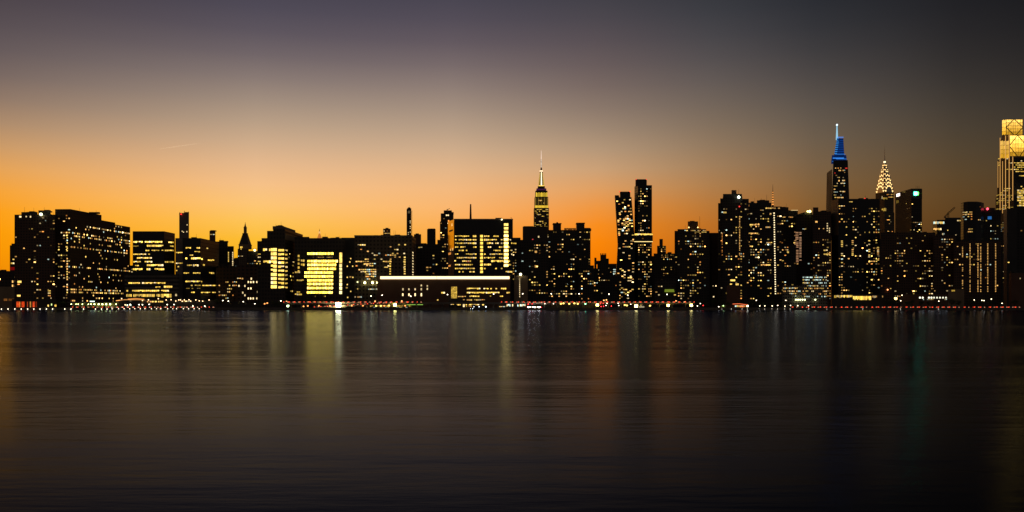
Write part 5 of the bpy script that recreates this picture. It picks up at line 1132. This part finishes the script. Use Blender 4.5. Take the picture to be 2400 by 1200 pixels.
# ---- lamps
_lamp_cache = {}
def lamp_parts(kind, h, r, mat):
    k = (kind, round(h, 1), r, mat.name)
    if k in _lamp_cache: return _lamp_cache[k]
    parts = []
    if kind == 'street':
        c = MB(); c.tube((0, 0, 0), (0, 0, h), .13, .08, 6); c.tube((0, 0, h), (0, -.9, h + .25), .06, .05, 5); c.tube((0, 0, 0), (0, 0, .5), .22, .18, 6); parts.append(('pole', c.mesh('pole', M['metal'])))
        c = MB(); c.ball((0, -1.0, h + .12), r, 8, 5, .8); parts.append(('lamp_head', c.mesh('lamp_head', mat)))
    elif kind == 'wall':
        c = MB(); c.box(-.12, .12, -.1, .5, -.1, .1); c.box(-.2, .2, -.35, .02, .12, .18); parts.append(('bracket', c.mesh('bracket', M['metal'])))
        c = MB(); c.ball((0, -.2, -.02), r, 8, 5); parts.append(('lamp_head', c.mesh('lamp_head', mat)))
    elif kind == 'flood':
        c = MB(); c.tube((0, 0, 0), (0, 0, h + r), .2, .14, 6); c.box(-r * 1.3, r * 1.3, -.05, .05, h - .06, h + .06); parts.append(('pole', c.mesh('pole', M['metal'])))
        for x in (-.7, 0, .7):
            for z in (-.5, .5):
                c = MB(); c.ball((x * r, -.3, h + z * r), r * .42, 8, 5); parts.append(('lamp_head', c.mesh('lamp_head', mat)))
    _lamp_cache[k] = parts; return parts
def lamp(name, label, kind, px_, py_, Y, base, r, col, st, group=None):
    z = Z(py_, Y); h = 0 if kind == 'wall' else max(.6, z - base - .1)
    t = empty(name, label, 'lamp', (X(px_, Y), Y, z if kind == 'wall' else base), group)
    for nm, me in lamp_parts(kind, h, r, glow(col, st)): add(nm, me, t)
WC = (1, .84, .58); YC = (1, .66, .14); OC = (1, .42, .12); GC = (.7, 1, .5)
def series(name, phrase, kind, pts, Y, base, r, col, st, group):
    for i, (a, q) in enumerate(sorted(pts)): lamp(name, f'{phrase}, {ordinal(i + 1)} from left', kind, a, q, Y, base, r, col, st, group)
series('seawall_light', 'small white seawall light before the brick slab', 'wall', [(x, 724.2) for x in (3.5, 19, 35, 50, 65, 79.5, 94, 109, 123.5, 152, 166.5, 196, 224, 238, 251)], SH - .75, 0, .33, WC, 7, 'seawall lights')
series('seawall_light', 'small white seawall light below the restaurant terrace', 'wall', [(x, 723.6) for x in (263, 278, 291, 304, 316, 329, 340, 355, 367, 377, 393, 405, 414, 430, 442, 455, 467)], SH - .75, 0, .30, WC, 6, 'seawall lights')
series('railing_lamp', 'tiny white promenade lamp behind the seawall lights', 'street', [(x, 722.6) for x in (262, 275, 288, 301, 313, 326, 352, 364, 389, 401, 427, 439, 452, 464)], 806, GZ, .24, WC, 5, 'promenade rail lamps')
series('seawall_light', 'dim white seawall light past the shore sheds', 'wall', [(x, 724.0) for x in (1692, 1714, 1739, 1752, 1779, 1792, 1809, 1822, 1839, 1852, 1895, 1938, 2022, 2110, 2199)], SH - .75, 0, .22, (1, .9, .7), 3.5, 'seawall lights')
series('street_lamp', 'tall white lamp standing on the viaduct', 'street', [(870, 694), (896, 692), (963, 694.3), (1049, 690.5), (1157, 689), (1225, 688.5), (1292, 688.5), (1357, 688.7), (1427, 689.3), (1471, 692), (1563, 690)], 831, DZ, .55, (1, .86, .6), 7, 'viaduct street lamps')
series('street_lamp', 'white lamp on the street behind the seawall lights', 'street', [(306, 713.5), (327, 714), (335, 714), (350.5, 713.5), (393, 714), (409, 713.8), (453, 717.5), (481, 717.5)], 822, GZ, .5, (1, .93, .62), 8, 'street lamps below the terrace')
series('street_lamp', 'white lamp before the low brick hospital wings', 'street', [(523, 704.5), (536, 706), (571, 707), (590, 712.5), (598, 712), (659, 705.5)], 828, GZ, .5, (1, .88, .62), 8, 'street lamps by the brick wings')
series('street_lamp', 'small orange lamp under the viaduct near the bright block', 'street', [(621, 712), (627, 710.5), (712, 718), (722, 717), (748, 716.5), (774, 717), (825, 716.5), (851, 716.5), (901, 716.7), (950, 716.5)], 806.5, GZ, .8, (1, .36, .09), 2.6, 'orange shore lamps')
series('street_lamp', 'orange lamp rising above the viaduct line', 'street', [(672, 706.5), (879.5, 706), (942, 705.5), (1415, 704), (1421, 703), (1584, 705.5), (1605, 708)], 823, DZ, .7, (1, .46, .14), 3, 'orange viaduct lamps')
series('street_lamp', 'yellow lamp under the viaduct in the lit park strip', 'street', [(882, 717), (893, 717), (912, 716), (1314.5, 712), (1320.5, 711), (1334, 712), (1346, 711), (1354, 712), (1464, 715), (1469, 716), (1523, 716.5)], 809, GZ, .95, YC, 3.2, 'yellow park lamps')
series('street_lamp', 'white lamp at the quay edge by the lit park strip', 'street', [(1297, 712), (1277, 712), (1422.5, 711), (1420, 716), (1448.5, 711), (1450, 716), (1478, 713), (1641, 711.5), (1684, 719), (1634, 717)], 807, GZ, .42, WC, 7, 'white quay lamps')
series('street_lamp', 'lamp on the dark street at the right', 'street', [(1772, 704), (1841, 704), (1780, 717), (1792, 717), (1809, 717), (1822, 716), (1839, 717.5), (1852, 716), (1869, 716.5), (1894, 716.5), (2110, 705), (2113, 692), (2199, 706), (2282, 703), (2300, 704), (2305, 704.5), (2322, 701), (2347, 711)], 836, GZ, .5, (1, .80, .48), 6, 'street lamps at the right')
lamp('floodlight', 'glaring white floodlight on a mast below the bright hospital block', 'flood', 793, 714, 805, GZ, 2.3, (1, .86, .34), 60)
lamp('floodlight', 'bright yellow floodlight in the lit park strip left of the white light line', 'flood', 926, 714.5, 805, GZ, 1.3, (1, .80, .16), 30)
lamp('floodlight', 'pale green floodlight at the left end of the viaduct', 'flood', 675, 717, 805, GZ, .9, (.75, 1, .5), 12)
lamp('floodlight', 'strong yellow floodlight beside red signals right of the orange skyline gap', 'flood', 1400, 714.5, 805, GZ, 1.15, (1, .70, .16), 24)
lamp('floodlight', 'broad yellow floodlight left of the white tent', 'flood', 1491, 717, 805, GZ, 1.4, (1, .74, .2), 18)
lamp('floodlight', 'yellow floodlight under the viaduct below the flat roofed tower', 'flood', 1566, 715.5, 805, GZ, 1.2, (1, .68, .14), 20)
lamp('floodlight', 'yellow floodlight at the right end of the viaduct', 'flood', 1620, 715, 805, GZ, 1.2, (1, .70, .16), 20)
lamp('floodlight', 'green lamp among yellow lamps under the viaduct', 'flood', 1372, 712, 809, GZ, .6, (.3, 1, .4), 9)
lamp('floodlight', 'white lamp on the quay by the red lit sheds', 'flood', 1752, 717, 805, GZ, .7, (1, .9, .5), 14)
lamp('floodlight', 'orange pair of lamps right of the yellow lobby', 'flood', 2099, 700, 850, GZ, 1.3, (1, .62, .18), 9)
def signal(px_, py_, label):
    Y = 807; t = empty('traffic_light', label, 'traffic light', (X(px_, Y), Y, GZ)); z = Z(py_, Y) - GZ
    c = MB(); c.tube((0, 0, 0), (0, 0, z + .5), .09, .09, 6); add('pole', c.mesh('pole', M['metal']), t)
    c = MB(); c.box(-.25, .25, -.1, .2, z - .95, z + .5); add('housing', c.mesh('housing', M['metal']), t)
    c = MB(); c.ball((0, -.16, z), .34, 8, 5); add('lens', c.mesh('lens', glow((1, .03, .03), 9)), t)
for a, q, s in ((1238, 713, 'red signal left of the glaring headlights, hung high'), (1247, 712.3, 'red signal above the glaring headlights'), (1236, 721, 'low red signal at the quay edge left of the glaring headlights'), (1268, 720, 'low red signal right of the glaring headlights'), (1407, 711.5, 'higher left red signal beside the strong yellow floodlight'), (1414, 711, 'higher right red signal beside the strong yellow floodlight'), (1409, 718.5, 'lower left red signal beside the strong yellow floodlight'), (1414.5, 718, 'lower right red signal beside the strong yellow floodlight'), (1433, 717.5, 'single low red signal between two quay lamps'), (1648, 716, 'single red signal right of the viaduct end')): signal(a, q, s)

# ---- small waterfront buildings
b = Bld('restaurant_terrace', 'warm lit riverside terrace with orange string lights under the glass office', 838, 330, 'blank_dark', 4, 4, 'restaurant')
f = b.box(276, 505, 705, d=12, mat='blank_dark'); Fq = f['F']; Y = 838
def line(nm, pts, col, st, th=.35):
    for (xa, ya), (xb, yb) in zip(pts, pts[1:]):
        c = MB(); c.tube((X(xa, Y - 1), Y - 1, Z(ya, Y - 1)), (X(xb, Y - 1), Y - 1, Z(yb, Y - 1)), th, th, 6); part(b.root, nm, c, glow(col, st))
line('string_light', [(272, 704.8), (286, 703), (306, 702.6), (338, 703)], (1, .42, .10), 1.6); line('string_light', [(300, 701), (318, 699.5), (338, 701.5)], (1, .36, .08), 1.0)
c = MB(); c.prism([(X(284, Y), Y - 2), (X(342, Y), Y - 2), (X(342, Y), Y + 6), (X(284, Y), Y + 6)], Z(703.6, Y), Z(702.8, Y)); part(b.root, 'awning', c, M['tent'])
b.row(Fq, 706, 5, 300, 340, .3, .4, 'apt', 4)
for xx, w, st in ((346, 3, .9), (353, 4, 1.0), (358, 4, 1.6), (365, 5, 1.7), (372, 3, 1.5), (377, 4, 1.3), (381, 3, 1.2)): b.rect(Fq, xx - w / 2, xx + w / 2, 705.3, 708.5, (1, .5, .16) if xx < 356 else YEL2, st)
for xx, yy in ((285, 700), (334, 704), (348, 702.8), (371, 700), (389.5, 703), (401, 702.5), (412, 705.5), (419, 703), (423, 703), (427, 706), (432, 703), (436, 706), (443, 702.6), (447, 705.8), (459, 703), (467, 705), (475, 705.8), (490, 703)):
    c = MB(); c.ball((X(xx, Y - 1.5), Y - 1.5, Z(yy, Y - 1.5)), .5); part(b.root, 'bulb', c, glow((1, .62, .30), 4.5))
b.row(Fq, 706, 2.5, 430, 448, .9, 1.0, 'apt', 3); b.done()
b = Bld('kiosk', 'small white glowing kiosk right of the yellow green canopy', 832, 299, 'blank_dark', 4, 4, 'kiosk')
f = b.box(291, 309, 711.5, d=5, mat='blank_dark'); b.row(f['F'], 715.3, 4.4, 292, 308, 1, 3.2, 'cool', 2.6, .5, .5); b.done()
b = Bld('landing_shed', 'long dark shed on the quay below the brick wings, no lights', 806, 552, 'blank_dark', 4, 4, 'shed')
f = b.box(505, 604, 712.5, d=12, mat='blank_dark'); b.clutter(510, 600, 712.5, 4, 4); b.done()
b = Bld('park_pavilion', 'lit yellow park pavilion under the viaduct around the yellow floodlight', 834, 915, 'blank_tan', 4, 4, 'pavilion')
f = b.box(866, 966, 714, d=8, mat='blank_tan'); b.row(f['F'], 717.3, 3.6, 867, 962, .75, .55, 'office', 4, .5, .8); b.row(f['F'], 720.5, 1.6, 870, 955, .7, .9, 'cool', 2.4, .9, .8); b.done()
b = Bld('ferry_shelter', 'thin green lit shelter roof at the quay left of the glass pavilion', 822, 985, 'blank_dark', 4, 4, 'shelter')
c = MB(); Y = 822; c.prism([(X(953, Y), Y - 3), (X(1035, Y), Y - 3), (X(1035, Y), Y + 3), (X(953, Y), Y + 3)], Z(714.8, Y), Z(713.8, Y)); part(b.root, 'roof', c, M['paint'])
for xx in (956, 965, 985, 1005, 1030): c = MB(); c.tube((X(xx, Y), Y, GZ), (X(xx, Y), Y, Z(714.7, Y)), .13, .13, 6); part(b.root, 'post', c, M['metal'])
c = MB(); c.box(X(954, Y), X(992, Y), Y - 3.3, Y - 3.05, Z(714.6, Y), Z(713.6, Y)); part(b.root, 'light_strip', c, glow((.42, .85, .12), .9)); b.done()
b = Bld('parking_garage', 'pale lit garage front under the viaduct left of the glaring headlights', 836, 1212, 'blank_grey', 4, 4, 'garage')
f = b.box(1166, 1290, 710.5, d=8, mat='blank_grey'); b.row(f['F'], 715.6, 6, 1187, 1232, .75, 1.6, 'cool', 3.2, .8, .6); b.row(f['F'], 718.6, 2, 1170, 1186, .6, 1.2, 'apt', 3); b.done()
b = Bld('retaining_wall', 'yellow washed wall under the viaduct behind the park lamps', 837, 1330, 'blank_tan', 4, 4, 'wall')
f = b.box(1292, 1400, 711, d=3, mat='blank_tan'); c = MB(); Y = 837; c.box(X(1292, Y), X(1400, Y), Y - .3, Y + .3, Z(711, Y), Z(710.2, Y)); part(b.root, 'coping', c, M['blank_grey']); b.done()
t = empty('tent', 'pale peaked canvas tent lit from inside, right of the broad yellow floodlight', 'tent', (X(1504, 810), 812, GZ))
c = MB(); c.tube((X(1504, 812), 812, GZ + 1.6), (X(1504, 812), 812, Z(710.5, 812)), 2.7, .15, 10); part(t, 'canopy', c, M['tent'])
c = MB(); c.tube((X(1504, 812), 812, GZ), (X(1504, 812), 812, GZ + 1.62), 2.6, 2.7, 10); part(t, 'skirt', c, glow((1, .85, .5), .4))  # light inside the tent put in as a glow of the canvas
c = MB(); c.tube((X(1504, 812), 812, Z(710.7, 812)), (X(1504, 812), 812, Z(708.8, 812)), .1, .06, 5); part(t, 'pole', c, M['metal'])
b = Bld('waterfront_shed', 'low quay sheds with a red orange lit eave line, below the tall stepped tower', 815, 1735, 'blank_brick', 4, 4, 'shed')
f = b.box(1716, 1756, 714.5, d=9, mat='blank_brick'); Y = 815
line('string_light', [(1717, 712.5), (1733, 712), (1752, 714.5)], (1, .18, .06), 1.2, .3); b.row(f['F'], 717.5, 4, 1718, 1752, .6, 1.1, 'apt', 4)
for xx in (1736, 1741): b.rect(f['F'], xx - 2, xx + 2, 716, 720, (1, .25, .06), 1.4)
b.done()
b = Bld('green_hut', 'small hut washed by a green lamp at the quay', 812, 1692, 'blank_tan', 4, 4, 'hut')
f = b.box(1688, 1702, 715.5, d=5, mat='blank_tan'); c = MB(); Y = 812; c.prism([(X(1687, Y), Y - .5), (X(1703, Y), Y - .5), (X(1703, Y), Y + 5.5), (X(1687, Y), Y + 5.5)], Z(715.6, Y), Z(714, Y), [(X(1690, Y), Y + 2), (X(1700, Y), Y + 2), (X(1700, Y), Y + 3), (X(1690, Y), Y + 3)]); part(b.root, 'roof', c, M['blank_dark'])
c = MB(); c.ball((X(1695, Y), Y - .6, Z(716.6, Y)), .4); part(b.root, 'lamp', c, glow((.6, 1, .3), 8)); b.done()
# moored ferry
fy = empty('ferry', 'small dark passenger ferry moored at the quay below the glass pavilion, white deck lights', 'ferry', (X(1122, 795), 795, 0)); Y = 795
x0, x1 = X(1104, Y), X(1142, Y); c = MB(); hu = [(x0, Y - 2), (x1 - 3, Y - 2.2), (x1, Y), (x1 - 3, Y + 2.2), (x0, Y + 2)]; lo = [(x0 + .5, Y - 1.3), (x1 - 4, Y - 1.4), (x1 - 1.5, Y), (x1 - 4, Y + 1.4), (x0 + .5, Y + 1.3)]
c.prism(lo, -.6, 1.3, hu); part(fy, 'hull', c, M['hull'])
c = MB(); c.prism([(x0 + 1.5, Y - 1.6), (x1 - 4, Y - 1.6), (x1 - 4, Y + 1.6), (x0 + 1.5, Y + 1.6)], 1.3, 3.2); part(fy, 'cabin', c, M['hull'])
c = MB(); c.prism([(x1 - 7, Y - 1.2), (x1 - 4.6, Y - 1.2), (x1 - 4.6, Y + 1.2), (x1 - 7, Y + 1.2)], 3.2, 4.8); part(fy, 'wheelhouse', c, M['hull'])
c = MB(); c.tube((x1 - 6, Y, 4.8), (x1 - 6, Y, 7), .07, .05, 5); part(fy, 'mast', c, M['metal'])
for i in range(5): c = MB(); c.box(x0 + 2.3 + i * 1.7, x0 + 3.4 + i * 1.7, Y - 1.66, Y - 1.58, 2.1, 2.8); part(fy, 'window', c, M['carglass'])
for xx, zz, r in ((1111, 719, .26), (1123, 719, .32), (1139, 719, .5), (1108, 723.5, .22), (1103, 723.5, .2)): c = MB(); c.ball((X(xx, Y), Y - 1.9, Z(zz, Y)), r); part(fy, 'deck_light', c, glow((.8, .95, 1), 7))

# ---- trees
def tree_meshes(seed):
    g = random.Random(seed); tr = MB(); cr = MB()
    tr.tube((0, 0, 0), (.15, 0, 3.2), .28, .18, 7)
    tips = []
    for i in range(9):
        a = g.uniform(0, 6.28); l = g.uniform(1.6, 3.2); p0 = Vector((.15, 0, g.uniform(2.2, 3.2))); p1 = p0 + Vector((math.cos(a) * l * .8, math.sin(a) * l * .8, g.uniform(1.2, 3.6)))
        tr.tube(p0, p1, .11, .04, 5); tips.append(p1)
    for t_ in tips + [Vector((.2, 0, 6.5)), Vector((0, 0, 5.2))]:
        for _ in range(70):
            d = Vector((g.gauss(0, .75), g.gauss(0, .75), g.gauss(0, .6))); q = t_ + d; n = Vector((g.uniform(-1, 1), g.uniform(-1, 1), g.uniform(-.4, 1))).normalized(); u = n.orthogonal().normalized() * g.uniform(.14, .30); w = n.cross(u).normalized() * u.length
            cr.face([q - u, q - w * .6, q + u, q + w * .6])
    return tr.mesh('trunk', M['bark']), cr.mesh('crown', M['leaf'])
TM = [tree_meshes(s) for s in (1, 2, 3)]; tg = random.Random(9)
def trees(xs, Y, where):
    for i, xx in enumerate(xs):
        t = empty('tree', f'small dark tree {where}, {ordinal(i + 1)} from left', 'tree', (X(xx, Y), Y + tg.uniform(-2, 2), GZ), 'trees along the shore', tg.uniform(0, 6)); k = tg.choice(TM)
        t.scale = (s_ := tg.uniform(.8, 1.3), s_, s_ * tg.uniform(.9, 1.15)); add('trunk', k[0], t); add('crown', k[1], t)
trees((612, 626, 640, 652, 668, 684), 846, 'below the corner hospital'); trees((716, 728, 741, 752, 764, 776, 789, 803), 858, 'at the foot of the brightest block')
trees((1378, 1392, 1410, 1426, 1444, 1460), 846, 'under the orange skyline gap'); trees((1640, 1656, 1672, 1690, 1706, 1728, 1760, 1786, 1812, 1830), 848, 'below the tall stepped towers')
trees((2080, 2096, 2124, 2140, 2158, 2176, 2196, 2230, 2250, 2276, 2300, 2326, 2350, 2376), 846, 'along the dark street at far right'); trees((142, 150, 480, 494, 508), 842, 'on the left part of the shore')

# ---- aircraft trail high in the last sunlight
m, nt, out = new_mat('ice_crystal_trail'); tb = nt.nodes.new('ShaderNodeBsdfTranslucent'); tp = nt.nodes.new('ShaderNodeBsdfTransparent'); mx = nt.nodes.new('ShaderNodeMixShader')
tb.inputs[0].default_value = (.9, .9, .9, 1); mx.inputs[0].default_value = .2; nt.links.new(tp.outputs[0], mx.inputs[1]); nt.links.new(tb.outputs[0], mx.inputs[2]); nt.links.new(mx.outputs[0], out.inputs[0])
Y = 25000; P = [(372, 350, 2), (392, 346.6, 9), (420, 342.6, 14), (438, 340.2, 12), (456, 337.4, 6), (476, 334.6, 1)]; c = MB()
for (xa, ya, ra), (xb, yb, rb) in zip(P, P[1:]): 
    for k in range(5):      # only the side towards the viewer: thin ice cloud, lit through from behind
        q = lambda x_, y_, r_, a: (X(x_, Y), Y - r_ * math.sin(a), Z(y_, Y) + r_ * math.cos(a))
        a0, a1 = math.pi * k / 5, math.pi * (k + 1) / 5; c.face([q(xa, ya, ra, a0), q(xb, yb, rb, a0), q(xb, yb, rb, a1), q(xa, ya, ra, a1)])
tag(add('vapour_trail', c.mesh('vapour_trail', m, (X(420, Y), Y, Z(342, Y))), None, (X(420, Y), Y, Z(342, Y))), 'thin pale vapour trail slanting across the yellow sky at the left', 'vapour trail')
